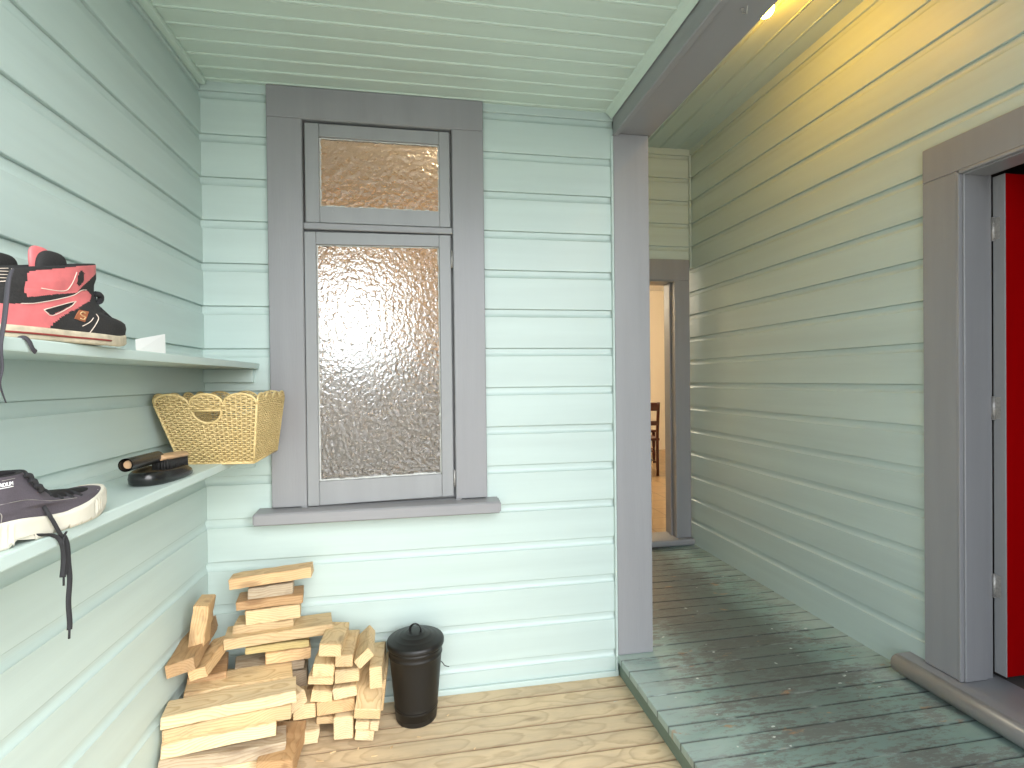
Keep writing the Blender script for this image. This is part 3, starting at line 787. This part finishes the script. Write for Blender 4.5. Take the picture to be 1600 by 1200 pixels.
def hightop(loc, rz, label, near):
    e = empty('high_top_shoe', loc, rz, label, 'shoe', 'pair of high-top shoes')
    def add(n, bm, mat, **k): o = link(n, bm, mat, **k); o.parent = e; return o
    add('upper', hi.upper(200, 100, hi_paint), None, mats=[M['suede'], M['lining'], M['pink']])
    so_ = add('sole', hi.sole(0, .022, .003), M['rubber_dirty'])
    bm = bmesh.new()
    tube(bm, [hi.side(.01+.215*i/30, .020, -1, .0042)+Vector((0, 0, -.010)) for i in range(31)], .0017, 6)
    o = link('sole_stripe', bm, M['red_stripe']); o.parent = so_
    bm = bmesh.new()
    for pl in ([(.002, .052), (.051, .0575), (.075, .0625), (.107, .0725), (.141, .0855), (.163, .0975), (.18, .1015)], vent+vent[:1],
               [(.176, .021), (.186, .034), (.196, .050), (.192, .058)], [(.161, .032), (.176, .041), (.184, .050)], [(.032, .110), (.030, .095), (.022, .088), (.002, .086)], [(.075, .0865), (.118, .089), (.135, .103), (.148, .128)]):
        tube(bm, smooth_path([hi.on(a, z, -1, .0006) for a, z in pl], 5), .0008, 5)
    for k in range(4): tube(bm, [hi.on(.002+.026*i/5, .0905+.0052*k+.0008*i, -1, .0004) for i in range(6)], .0006, 5)
    add('stitching', bm, M['stitch'])
    # black tongue and padded collar flaps standing above the ankle
    for cx, cy_, cz, wx, wz in ((.156, .004, .138, .033, .030),):
        bm = bmesh.new(); bmesh.ops.create_uvsphere(bm, u_segments=24, v_segments=14, radius=1)
        sq = lambda q: math.copysign(abs(q)**.72, q)
        for v in bm.verts: v.co = Vector((cx+sq(v.co.x)*wx+.006*v.co.z, cy_+v.co.y*.010, cz+sq(v.co.z)*wz))
        fl_ = add('tongue', bm, M['suede'], smooth=True)
        bm = bmesh.new(); bmesh.ops.create_uvsphere(bm, u_segments=24, v_segments=14, radius=1)
        for v in bm.verts: v.co = Vector((cx-.011+sq(v.co.x)*wx*.82-.004*v.co.z, cy_+.008+v.co.y*.007, cz+.005+sq(v.co.z)*wz*.98))
        o = link('tongue_backing', bm, M['pink'], smooth=True); o.parent = fl_
    # badge on the side
    bm = bmesh.new()
    for _ in (0,):
        pp = [hi.on(a, z, -1, .0016) for a, z in ((.145, .044), (.165, .040), (.173, .060), (.153, .061))]
        bk = [p_+Vector((0, .003, 0)) for p_ in pp]
        va = [bm.verts.new(p_) for p_ in pp]; vb = [bm.verts.new(p_) for p_ in bk]
        bm.faces.new(va); bm.faces.new(vb[::-1])
        for i in range(4): bm.faces.new((va[i], vb[i], vb[(i+1) % 4], va[(i+1) % 4]))
    bd = add('badge', bm, M['badge'])
    bm = bmesh.new()
    tube(bm, smooth_path([hi.on(.159+dx*.9, .0515+dz*.9, -1, .0022) for dx, dz in ((.006, .005), (.0, .007), (-.005, .003), (.0, -.001), (.006, -.003), (.003, -.008), (-.005, -.007))], 4), .0012, 5)
    o = link('emblem', bm, M['badge_gold']); o.parent = bd
    # laces across the instep
    bm = bmesh.new()
    for a, z in ((.262, .066), (.254, .074), (.247, .084), (.243, .094), (.241, .104)):
        l, r_ = hi.side(a-.030, z-.002, -1, .001), hi.side(a-.030, z-.002, 1, .001)
        top = hi.pt(z, math.pi)+Vector((.004, 0, .004))
        ribbon(bm, [l, (l+top)/2+Vector((.004, 0, .003)), top, (r_+top)/2+Vector((.004, 0, .003)), r_], .0036, 5)
    if near:
        tube(bm, smooth_path([hi.side(.215, .102, -1, .002), hi.side(.226, .100, -1, .010), hi.side(.232, .092, -1, .009), hi.side(.222, .086, -1, .005)], 5), .0055, 6)
    add('laces', bm, M['lace'])
    return e
ax = Vector((-.668, .930, 1.3785))
h1 = hightop(ax, rad(84), 'pink and black high-top shoe at the shelf edge, dirty sole showing', True)
h2 = hightop((-.752, .955, 1.3785), rad(88), 'second pink and black high-top shoe, mostly hidden against the wall', False)
bm = bmesh.new()                                     # long dark lace hanging over the shelf edge
lw = [at_x(px, py, X) for px, py, X in ((18, 424, -.618), (13, 440, -.609), (10, 470, -.607), (6, 505, -.604), (1, 540, -.602), (3, 575, -.604), (0, 600, -.606), (9, 629, -.608))]
tube(bm, smooth_path(lw, 6), [.0066]*18+[.0066-.0046*i/24 for i in range(25)], 8, flat=.35)
lw = [at_x(px, py, X) for px, py, X in ((28, 528, -.622), (38, 527, -.613), (46, 534, -.609), (51, 545, -.6085), (56, 550, -.609))]
tube(bm, smooth_path(lw, 6), .004, 8, flat=.35)
o = link('hanging_lace', bm, M['lace_grey']); o.parent = h1; bpy.context.view_layer.update(); o.matrix_parent_inverse = h1.matrix_world.inverted()

ca = Shoe(.316, [(.026, .306, .004, .047), (.040, .305, .003, .048), (.0465, .287, .003, .048), (.0505, .250, .003, .047), (.0535, .205, .003, .046), (.058, .168, .003, .045),
                 (.068, .150, .003, .043), (.080, .137, .004, .041), (.092, .124, .004, .039), (.100, .117, .005, .037), (.107, .110, .006, .036), (.113, .100, .006, .036)], .011)
e = empty('canvas_shoe', (-.662, .886, 1.0503), rad(90-2), 'charcoal canvas shoe with chunky cream sole and dangling black laces', 'shoe')
def add(n, bm, mat, parent=None, **k): o = link(n, bm, mat, **k); o.parent = parent or e; return o
add('upper', ca.upper(160, 80), None, mats=[M['canvas'], M['lining']])
def ca_zt(sx): return .043-.012*sstep(.05, .15, sx)+.011*sstep(.17, .25, sx)
def ca_notch(sx):
    if .058 < sx < .092: return .010
    if sx > .092 or sx < .058:
        return .006 if (sx*1000 % 26) < 4 else 0.0
    return 0.0
def ca_rib(sx, u_, k):
    if (sx > .222 or sx < .058) and .25 < u_ < .85: return .003 if (sx*1000 % 9) < 4.5 else -.002
    return .001
add('sole', ca.sole(0, ca_zt, .0045, 420, ca_notch, ca_rib, 10), M['rubber'])
bm = bmesh.new()
for pl in ([(.262, .048), (.254, .052), (.244, .054)], [(-.0, .068), (.02, .066), (.034, .058), (.038, .044)], [(.03, .072), (.075, .070), (.12, .058), (.18, .050)], [(.004, .107), (.04, .108), (.085, .108)]):
    tube(bm, smooth_path([ca.on(a, z, -1, .0006) for a, z in pl], 5), .0006, 5)
add('stitching', bm, M['metal_old'])
bm = bmesh.new()
for a, z in ((.215, .0530), (.192, .0548), (.168, .0578), (.152, .0670), (.140, .0780), (.128, .0890), (.117, .0990), (.110, .106)):
    l, r_ = ca.side(a-.02, z-.003, -1, .001), ca.side(a-.02, z-.003, 1, .001); top = ca.pt(z, math.pi)+Vector((0, 0, .005)); top.x = a-.005 if a > .16 else top.x+.003
    top.z = max(top.z, l.z+.003)
    ribbon(bm, [l, (l*.5+top*.5)+Vector((.002, 0, .003)), top, (r_*.5+top*.5)+Vector((.002, 0, .003)), r_], .0034, 5)
for a, z in ((.080, .104), (.086, .094), (.094, .084)):                                  # knot and bow on the near side
    p_ = ca.side(a, z, -1, .004); tube(bm, smooth_path([p_+Vector((-.006, 0, .006)), p_+Vector((.002, -.003, .003)), p_+Vector((.006, -.001, -.006))], 4), .004, 6)
add('laces', bm, M['lace'])
bm = bmesh.new()
def wl(l): return [at_x(px, py, X) for px, py, X in l]
tube(bm, smooth_path(wl([(62, 782, -.628), (74, 800, -.611), (85, 818, -.606), (94, 834, -.6045), (101, 842, -.605)]), 6), .0030, 8, flat=.4)
tube(bm, smooth_path(wl([(52, 836, -.622), (64, 836, -.616), (80, 836, -.612), (92, 842, -.607), (98, 856, -.604), (99, 880, -.6045), (97, 902, -.6055)]), 6), .0038, 8, flat=.4)
tube(bm, smooth_path(wl([(103, 832, -.606), (98, 846, -.6035), (101, 870, -.6035), (102, 890, -.605), (100, 902, -.605)]), 6), .0046, 8, flat=.4)
tube(bm, smooth_path(wl([(100, 838, -.6055), (105, 852, -.603), (107, 880, -.604), (109, 905, -.604), (107, 940, -.605), (109, 972, -.605), (108.5, 984, -.605)]), 6), .0040, 8, flat=.4)
tube(bm, wl([(108.5, 983, -.605), (108, 998, -.605)]), .0019, 8); tube(bm, wl([(99.5, 897, -.605), (99.5, 915, -.605)]), .0016, 8)
o = add('hanging_laces', bm, M['lace']); bpy.context.view_layer.update(); o.matrix_parent_inverse = e.matrix_world.inverted()
# the print on the ankle
def lettering(text, size):
    cu = bpy.data.curves.new('lettering', 'FONT'); cu.body = text; cu.size = size; cu.extrude = .0003; cu.space_character = .95; cu.align_x = 'RIGHT'
    o = bpy.data.objects.new('tmp', cu); COL.objects.link(o); bpy.context.view_layer.update()
    me = bpy.data.meshes.new_from_object(o.evaluated_get(bpy.context.evaluated_depsgraph_get())); COL.objects.unlink(o); bpy.data.objects.remove(o)
    me.materials.clear(); me.materials.append(M['white_print']); return me
me = lettering('PALLADIUM', .0085)
lw_ = max(v.co.x for v in me.vertices)-min(v.co.x for v in me.vertices)
for v in me.vertices:                                # wrap it onto the canvas
    v.co = ca.on(.052+v.co.x*.033/lw_, .0985+v.co.y, -1, .0008+v.co.z)
o = bpy.data.objects.new('lettering', me); COL.objects.link(o); o.parent = e
bm = bmesh.new(); tube(bm, [ca.on(.020+.032*i/10, .0965, -1, .0006) for i in range(11)], .0007, 5); add('underline', bm, M['white_print'])

# ------------------------------------------------------------------ wicker basket
bk = empty('wicker_basket', (-.63, 1.93, 1.0505), 0, 'golden woven basket with scalloped rim and cut-out handle', 'basket')
Bt = [Vector((-.735, 1.790, 0)), Vector((-.520, 1.778, 0)), Vector((-.530, 2.088, 0)), Vector((-.735, 2.088, 0))]
Tp = [Vector((-.786, 1.735, 0)), Vector((-.496, 1.735, 0)), Vector((-.512, 2.128, 0)), Vector((-.782, 2.128, 0))]
HB = .196
def scal(u_, n):
    f = (u_*n) % 1.0; return .034*(max(0, 1-(2*f-1)**2))**.5
def side_mesh(i, nsc, hole):
    bm = bmesh.new(); b0, b1, t0, t1 = Bt[i], Bt[(i+1) % 4], Tp[i], Tp[(i+1) % 4]
    nrm = ((b1-b0).cross(Vector((0, 0, 1)))).normalized()
    Lb = (b1-b0).length; ns = max(12, int(round((t1-t0).length/.0155)))
    def pt(u_, z, o=0.0):
        k = z/HB; a = b0.lerp(t0, k); c = b1.lerp(t1, k); p_ = a.lerp(c, u_)+Vector((0, 0, 1.0505+z)); return p_+nrm*o
    def inhole(u_, z):
        if not hole: return False
        du = (u_-.49)/.15; dz = z-.168
        return dz < .0 and du*du+(dz/.038)**2 < 1
    rows = 32; zmax = HB+.034-.018
    for r_ in range(rows):
        z = .004+r_*(HB+.024)/rows
        seg = []; N = ns*4
        for k in range(N+1):
            u_ = k/N; top = HB-.012+scal(u_, nsc)
            ok = z < top and not inhole(u_, z)
            if ok: seg.append(pt(u_, z+.0008*math.sin(k*1.7+r_), -.0008+.0046*math.sin(math.pi*u_*ns+math.pi*(r_ % 2))))
            if (not ok or k == N) and seg:
                if len(seg) > 2: tube(bm, seg, .0026, 6, flat=.8)
                seg = []
    for s_ in range(ns+1):                                       # upright stakes
        u_ = min(.998, max(.002, s_/ns)); top = HB-.012+scal(u_, nsc)
        if hole and inhole(u_, .16):
            hz = [z for z in [k*.002 for k in range(115)] if inhole(u_, z)]
            tube(bm, [pt(u_, 0), pt(u_, min(hz))], .0021, 6); tube(bm, [pt(u_, max(hz)), pt(u_, top)], .0021, 6)
        else: tube(bm, [pt(u_, 0), pt(u_, top)], .0021, 6)
    tube(bm, [pt(k/60, HB-.011+scal(min(.9999, k/60), nsc), .0) for k in range(61)], .0040, 8)   # rim braid
    for k in range(61):
        pass
    tube(bm, [pt(0, 0, 0), pt(1, 0, 0)], .0042, 8)
    tube(bm, [pt(.0, z, 0) for z in (0, .06, .12, HB-.008)], .0042, 8)
    if hole:
        tube(bm, [pt(.49+.15*math.cos(a), .168+.038*math.sin(a), .001) for a in [math.pi+math.pi*k/24 for k in range(25)]], .0038, 8)
        tube(bm, [pt(.49-.15, .169, .001), pt(.49+.15, .169, .001)], .0038, 8)
    return bm
for i, (n_, h_) in enumerate(((3, True), (4, False), (3, True), (4, False))):
    P('side_panel', side_mesh(i, n_, h_), M['wicker'], bk)
bm = bmesh.new()
for k in range(34):
    t_ = (k+.5)/34; a = Bt[0].lerp(Bt[3], t_); c = Bt[1].lerp(Bt[2], t_)
    tube(bm, [a+Vector((0, 0, 1.0535)), c+Vector((0, 0, 1.0535))], .0046, 6)
P('base', bm, M['wicker'], bk)

# ------------------------------------------------------------------ dustpan and brush
ZS = 1.0502
c0 = at_z(222, 742, ZS); 
dp = empty('dustpan', (-.64, 1.50, ZS), 0, 'glossy black dustpan with tubular handle beside the basket', 'dustpan')
A0 = at_x(236, 745, -.665); A1 = at_x(308, 724, -.645); A0.z = A1.z = ZS
dirv = (A1-A0); Ld = dirv.length; dx = dirv.normalized(); dyv = Vector((0, 0, 1)).cross(dx)
bm = bmesh.new(); rings = []
N = 40
for (sc_, z, ) in ((.86, 0.0), (.98, .006), (1.0, .018), (.97, .030), (.90, .0345), (.86, .031), (.80, .010)):
    ring = []
    for k in range(N):
        a = 2*math.pi*k/N; ca_, sa_ = math.cos(a), math.sin(a)
        ex = (abs(ca_)**.8)*(1 if ca_ > 0 else -1)*.105*sc_; ey = (abs(sa_)**.8)*(1 if sa_ > 0 else -1)*.050*sc_
        low = 1-.55*sstep(.02, .10, ex)
        ring.append(bm.verts.new(A0+dx*(ex+.07)+dyv*(ey+.012)+Vector((0, 0, z*low))))
    rings.append(ring)
for a_, b2 in zip(rings, rings[1:]):
    for k in range(N): f = bm.faces.new((a_[k], a_[(k+1) % N], b2[(k+1) % N], b2[k])); f.smooth = True
bm.faces.new(rings[0][::-1]); bm.faces.new(rings[-1])
P('pan', bm, M['black_plastic'], dp)
H0 = at_x(196, 727, -.665); H1 = at_x(246, 714, -.668)
bm = bmesh.new(); tube(bm, [H0, H1], .0155, 20, cap=False); tube(bm, [H1, H0], .0130, 20, cap=False)
n_ = 20
P('handle', bm, M['black_plastic'], dp)
br_ = empty('hand_brush', (-.64, 1.55, ZS+.04), 0, 'wooden backed hand brush with black bristles lying on the dustpan', 'brush')
W0 = at_x(244, 716, -.664); W1 = at_x(284, 709, -.656)
wd = (W1-W0).normalized(); wy = Vector((0, 0, 1)).cross(wd).normalized(); wz = wd.cross(wy)
bm = bmesh.new(); rings = []
for i in range(9):
    t_ = i/8; c = W0.lerp(W1, t_); hw = .016+.012*sstep(0, .3, t_)-.010*sstep(.85, 1, t_)
    rings.append([bm.verts.new(c+wy*(hw*math.cos(a))+wz*(.0085*math.sin(a))) for a in [2*math.pi*k/16 for k in range(16)]])
for a_, b2 in zip(rings, rings[1:]):
    for k in range(16): f = bm.faces.new((a_[k], a_[(k+1) % 16], b2[(k+1) % 16], b2[k])); f.smooth = True
bm.faces.new(rings[0][::-1]); bm.faces.new(rings[-1])
tube(bm, [W0.lerp(H0, .93), W0.lerp(W1, .1)], .0095, 14)
P('brush_back', bm, M['brush_wood'], br_)
bm = bmesh.new()
for i in range(26):
    for j in range(7):
        c = W0.lerp(W1, .12+.8*i/25)+wy*(-.018+.036*j/6)-wz*.006
        tube(bm, [c, c+Vector((random.uniform(-.003, .003), random.uniform(-.004, .004), -.026))], .0026, 5)
P('bristles', bm, M['bristle'], br_)

# ------------------------------------------------------------------ lidded bin
bc = Vector((-.028, 2.066, 0))
bn = empty('lidded_bin', bc, 0, 'small black lidded metal bin on the deck beside the firewood', 'bin')
def addb(n, bm, parent=None, mat=None): o = link(n, bm, mat or M['black_enamel']); o.parent = parent or bn; return o
bm = bmesh.new()
pr_ = [(0, .004), (.072, .004), (.076, .001), (.078, .004), (.0795, .018), (.0815, .046), (.0835, .050), (.082, .054)]
pr_ += [(.082+.0175*i/10, .054+.19*i/10) for i in range(1, 11)]
pr_ += [(.1015, .250), (.103, .253), (.1015, .257), (.1005, .262), (.1015, .272), (.103, .275), (.1015, .279), (.1005, .296), (.097, .296), (.08, .02), (0, .02)]
lathe(bm, pr_, 72); addb('body', bm)
bm = bmesh.new()
lathe(bm, [(.1055, .286), (.1085, .286), (.1095, .289), (.1095, .299), (.107, .305), (.100, .3085), (.086, .312), (.082, .3150), (.078, .3165), (.064, .320), (.060, .3235), (.056, .3250), (.042, .3275), (.038, .3300), (.034, .3308), (0, .331)], 72)
ld = addb('lid', bm)
bm = bmesh.new()
tube(bm, smooth_path([(-.020, 0, .329), (-.021, 0, .342), (-.013, 0, .355), (0, 0, .360), (.013, 0, .355), (.021, 0, .342), (.020, 0, .329)], 6), .0052, 10, flat=.55)
h_ = addb('handle', bm, ld); h_.rotation_euler = (0, 0, rad(-14))
bm = bmesh.new(); tube(bm, smooth_path([(.096, .01, .20), (.103, .005, .195), (.112, -.005, .188), (.128, -.012, .186)], 5), .0017, 6)
addb('wire_handle', bm)

# ------------------------------------------------------------------ firewood
TINT = {'pale': (1.12, 1.10, 1.02), 'gold': (1.06, .99, .84), 'tan': (.92, .84, .70), 'grey': (.66, .66, .70), 'brown': (.66, .51, .38), 'green': (.88, .88, .58), 'orange': (1.0, .84, .66)}
def block(quad, ys, depth, grain, tint, label, tilt=0.0, rough=.0012):
    """quad: TL, TR, BR, BL of the near face in the photograph; ys: its distance at the left and right ends"""
    tl, tr, br, bl = quad
    q = [at_y(*tl, ys[0]), at_y(*tr, ys[1]), at_y(*br, ys[1]), at_y(*bl, ys[0])]
    X = ((q[1]-q[0])+(q[2]-q[3])).normalized(); U = ((q[0]-q[3])+(q[1]-q[2])).normalized()
    U = (U-X*U.dot(X)).normalized(); D = U.cross(X).normalized()          # away from the camera
    if D.y < 0: D = -D
    if tilt: D = (D*math.cos(tilt)+U*math.sin(tilt)).normalized()
    wq = ((q[1]-q[0]).length+(q[2]-q[3]).length)/2; hq = ((q[0]-q[3]).length+(q[1]-q[2]).length)/2
    c = (q[0]+q[1]+q[2]+q[3])/4
    mx = max(p_.y for p_ in q)
    depth = min(depth, max(.03, (YB-.006-mx)/max(.2, D.y)))
    c = c+D*(depth/2)
    if tilt: U = X.cross(D).normalized() if X.cross(D).dot(U) > 0 else -X.cross(D).normalized()
    dims = {'x': (wq, depth, hq), 'd': (depth, wq, hq), 'u': (hq, wq, depth)}[grain]
    ax_ = {'x': (X, D, U), 'd': (D, X, U), 'u': (U, X, D)}[grain]
    if ax_[0].cross(ax_[1]).dot(ax_[2]) < 0: ax_ = (ax_[0], -ax_[1], ax_[2])
    bm = bmesh.new(); box(bm, -dims[0]/2, dims[0]/2, -dims[1]/2, dims[1]/2, -dims[2]/2, dims[2]/2)
    bmesh.ops.subdivide_edges(bm, edges=[e_ for e_ in bm.edges if abs(e_.verts[0].co.x-e_.verts[1].co.x) > 1e-4], cuts=7)
    es = [e_ for e_ in bm.edges if len(e_.link_faces) == 2 and e_.calc_face_angle(0) > 1]
    bmesh.ops.bevel(bm, geom=es, offset=min(.0022, min(dims)*.1), segments=2, affect='EDGES')
    bow = random.uniform(-1, 1)*.004; sx_ = random.uniform(-.05, .05); sz_ = random.uniform(-.05, .05)
    for v in bm.verts:
        t_ = v.co.x/dims[0]*2
        v.co.z += bow*(1-t_*t_)*dims[0]/.4; v.co += Vector((v.co.y*sx_+v.co.z*sz_ if abs(t_) > .95 else 0, 0, 0))
        v.co += Vector((random.gauss(0, rough), random.gauss(0, rough*.6), random.gauss(0, rough*.6)))
    o = link('firewood', bm, M['firewood'])
    R_ = Matrix((ax_[0], ax_[1], ax_[2])).transposed().to_4x4(); R_.translation = c; o.matrix_world = R_
    t3 = TINT[tint]; j = random.uniform(.94, 1.06); o.color = (t3[0]*j, t3[1]*j, t3[2]*j, 1)
    tag(o, label, 'firewood', 'cut firewood stacked in the corner')
    return o
Q = lambda *a: [(a[0], a[1]), (a[2], a[3]), (a[4], a[5]), (a[6], a[7])]
# long pieces in front, ends against the side wall
block(Q(250, 1122, 463, 1080, 465, 1097, 254, 1142), (1.755, 1.85), .10, 'x', 'pale', 'long pale block with brown knot, topmost of the front stack by the side wall')
block(Q(254, 1143, 460, 1099, 452, 1124, 254, 1167), (1.765, 1.86), .09, 'x', 'tan', 'tan long block under the knotted pale one in the front stack')
block(Q(251, 1167, 431, 1128, 433, 1150, 250, 1187), (1.745, 1.83), .09, 'x', 'pale', 'very pale clean block directly above the grey weathered one')
block(Q(247, 1191, 445, 1160, 447, 1181, 245, 1212), (1.735, 1.82), .10, 'x', 'grey', 'weathered silver grey block low at the front of the stack')
block(Q(250, 1213, 400, 1186, 402, 1215, 250, 1238), (1.742, 1.82), .09, 'x', 'pale', 'pale block under the grey one, cut off by the bottom of the photo')
block(Q(398, 1192, 457, 1186, 459, 1216, 400, 1222), (1.77, 1.77), .20, 'd', 'brown', 'brown rough-ended block pointing at the viewer at the bottom edge')
block(Q(287, 1084, 457, 1057, 457, 1068, 286, 1097), (1.875, 1.96), .11, 'x', 'gold', 'flat golden plank lying behind the knotted pale block')
block(Q(300, 1066, 460, 1066, 460, 1092, 292, 1100), (2.0, 2.06), .09, 'x', 'tan', 'tan block half hidden under the flat golden plank')
block(Q(300, 1100, 470, 1085, 470, 1135, 290, 1150), (1.95, 2.04), .10, 'x', 'tan', 'tan block deep inside the pile behind the front stack')
# left corner
block(Q(303, 948, 327, 947, 314, 1021, 290, 1020), (1.90, 1.905), .095, 'u', 'orange', 'upright block leaning in the corner on top of the left pile', rough=.0016)
block(Q(258, 1043, 303, 1027, 304, 1048, 258, 1061), (1.80, 1.81), .30, 'd', 'brown', 'dark brown block with a rough chewed end, under the leaning block', tilt=.02, rough=.003)
block(Q(291, 1053, 322, 1038, 323, 1060, 297, 1062), (1.85, 1.85), .22, 'd', 'orange', 'small wedge-ended block below the dark rough-ended one')
block(Q(290, 1062, 352, 1050, 354, 1070, 290, 1084), (1.93, 1.96), .16, 'x', 'brown', 'short dark block behind the golden plank near the side wall')
# column against the wall
block(Q(356, 907, 487, 886, 487, 903, 360, 922), (2.03, 2.06), .07, 'x', 'orange', 'topmost block of the tall stack, ringed knot at its right end')
block(Q(384, 921, 456, 911, 458, 928, 389, 938), (2.04, 2.06), .09, 'x', 'grey', 'short greyish block with dark knot, second from the top')
block(Q(368, 942, 472, 929, 473, 943, 368, 955), (2.02, 2.05), .10, 'x', 'brown', 'bark-brown block third from the top of the tall stack')
block(Q(380, 957, 472, 943, 465, 966, 385, 977), (2.035, 2.06), .09, 'x', 'gold', 'golden block with slanted ends below the bark-brown one')
block(Q(363, 979, 462, 968, 458, 982, 366, 994), (2.03, 2.06), .09, 'x', 'tan', 'pale drab block resting on the widest plank of the tall stack')
block(Q(346, 1000, 519, 977, 520, 990, 350, 1018), (1.99, 2.05), .12, 'x', 'tan', 'widest tan plank crossing the middle of the tall stack')
block(Q(382, 1013, 482, 1000, 484, 1011, 384, 1023), (2.03, 2.07), .09, 'x', 'green', 'mossy greenish block just under the widest tan plank')
block(Q(414, 1023, 485, 1011, 487, 1029, 416, 1038), (2.03, 2.07), .09, 'x', 'orange', 'reddish splintered block under the mossy greenish one')
block(Q(365, 1045, 474, 1031, 476, 1044, 365, 1060), (2.03, 2.08), .10, 'x', 'grey', 'grey-brown block supporting the reddish splintered one')
block(Q(380, 1058, 478, 1046, 480, 1074, 380, 1085), (2.07, 2.09), .08, 'x', 'grey', 'grey block at the dark gap behind the flat golden plank')
# middle bits
block(Q(456, 1092, 478, 1078, 478, 1096, 452, 1122), (1.93, 1.97), .12, 'd', 'pale', 'slanted pale splinter-ended block at the right of the front stack')
block(Q(462, 1104, 493, 1099, 493, 1121, 453, 1126), (1.965, 1.965), .18, 'd', 'gold', 'golden block end low beside the slanted pale one')
block(Q(452, 1146, 498, 1140, 501, 1160, 450, 1168), (1.93, 1.955), .10, 'x', 'pale', 'single pale block lying alone on the deck before the pile')
block(Q(478, 1075, 490, 1075, 490, 1104, 478, 1104), (2.06, 2.06), .10, 'd', 'brown', 'shadowed brown block end between the two stacks')
# right stack, end grain showing
block(Q(498, 1007, 534, 1006, 533, 1026, 497, 1025), (1.895, 1.895), .22, 'd', 'tan', 'end-on block lying topmost on the right stack, dirty brown upper face', tilt=-.10)
block(Q(489, 1040, 522, 1037, 522, 1058, 489, 1057), (1.93, 1.93), .21, 'd', 'gold', 'end-on block with bold rings directly below the topmost one')
block(Q(523, 1024, 551, 1023, 552, 1041, 523, 1043), (1.915, 1.915), .22, 'd', 'tan', 'small end-on block at the right under the topmost one', tilt=-.06)
block(Q(553, 1035, 575, 1013, 585, 1025, 562, 1045), (1.90, 1.905), .21, 'd', 'tan', 'end-on block tipped on its corner like a diamond', tilt=0)
block(Q(577, 1043, 597, 1041, 597, 1074, 577, 1077), (1.93, 1.93), .22, 'd', 'gold', 'end-on block standing on edge nearest the black bin', tilt=-.08)
block(Q(481, 1056, 521, 1059, 521, 1068, 481, 1072), (1.945, 1.945), .21, 'd', 'gold', 'wide thin end-on block under the one with bold rings')
block(Q(523, 1049, 561, 1044, 561, 1066, 523, 1069), (1.94, 1.94), .21, 'd', 'gold', 'end-on block with grey upper face in the right stack middle')
block(Q(486, 1078, 519, 1080, 519, 1099, 486, 1096), (1.955, 1.955), .20, 'd', 'gold', 'end-on block with curved rings at the left of the right stack')
block(Q(520, 1077, 557, 1070, 557, 1088, 520, 1095), (1.95, 1.95), .20, 'd', 'pale', 'tilted pale end-on block in the heart of the right stack')
block(Q(495, 1099, 556, 1090, 553, 1111, 495, 1119), (1.955, 1.955), .19, 'd', 'orange', 'broad orange block end spanning the lower right stack')
block(Q(494, 1121, 522, 1118, 522, 1131, 494, 1132), (1.98, 1.98), .17, 'd', 'tan', 'thin tan block beneath the broad orange one')
block(Q(553, 1106, 594, 1106, 594, 1126, 553, 1126), (1.915, 1.915), .26, 'd', 'gold', 'long block sloping up to the wall with sticky resin on its face', tilt=.28)
block(Q(520, 1121, 551, 1119, 552, 1153, 523, 1157), (1.945, 1.945), .19, 'd', 'pale', 'square pale block end standing on the deck under the right stack')
block(Q(555, 1127, 577, 1127, 577, 1140, 555, 1140), (1.935, 1.935), .19, 'd', 'pale', 'small pale block end below the resin-marked long block')
block(Q(578, 1127, 592, 1127, 592, 1143, 578, 1143), (1.94, 1.94), .19, 'd', 'pale', 'narrowest pale block end at the outer edge of the right stack')
block(Q(555, 1141, 584, 1141, 584, 1157, 555, 1157), (1.935, 1.935), .19, 'd', 'pale', 'lowest pale block end on the deck at the right')
block(Q(598, 1060, 603, 1060, 599, 1112, 595, 1112), (2.0, 2.0), .17, 'd', 'tan', 'thin board on edge between the right stack and the black bin', tilt=.1)

# splinters dropped on the deck
for k, (px, py, L, a) in enumerate(((520, 1176, .022, .3), (612, 1168, .014, 1.1), (700, 1118, .011, .7), (655, 1152, .016, -.4), (585, 1182, .02, .1), (742, 1170, .012, .9), (500, 1190, .026, -.2), (560, 1170, .012, 1.4))):
    p = at_z(px, py, .0); bm = bmesh.new(); box(bm, -L/2, L/2, -.003, .003, .0, .0024, .0008)
    for v in bm.verts: v.co.y *= 1-.6*(v.co.x/L+.5)
    o = link('wood_chip', bm, M['firewood']); o.location = (p.x, p.y, .0006); o.rotation_euler = (0, 0, a); o.color = (1.1, 1, .85, 1)
    tag(o, 'tiny pale wood splinter lying on the deck beside the firewood', 'wood chip', 'splinters dropped on the deck')
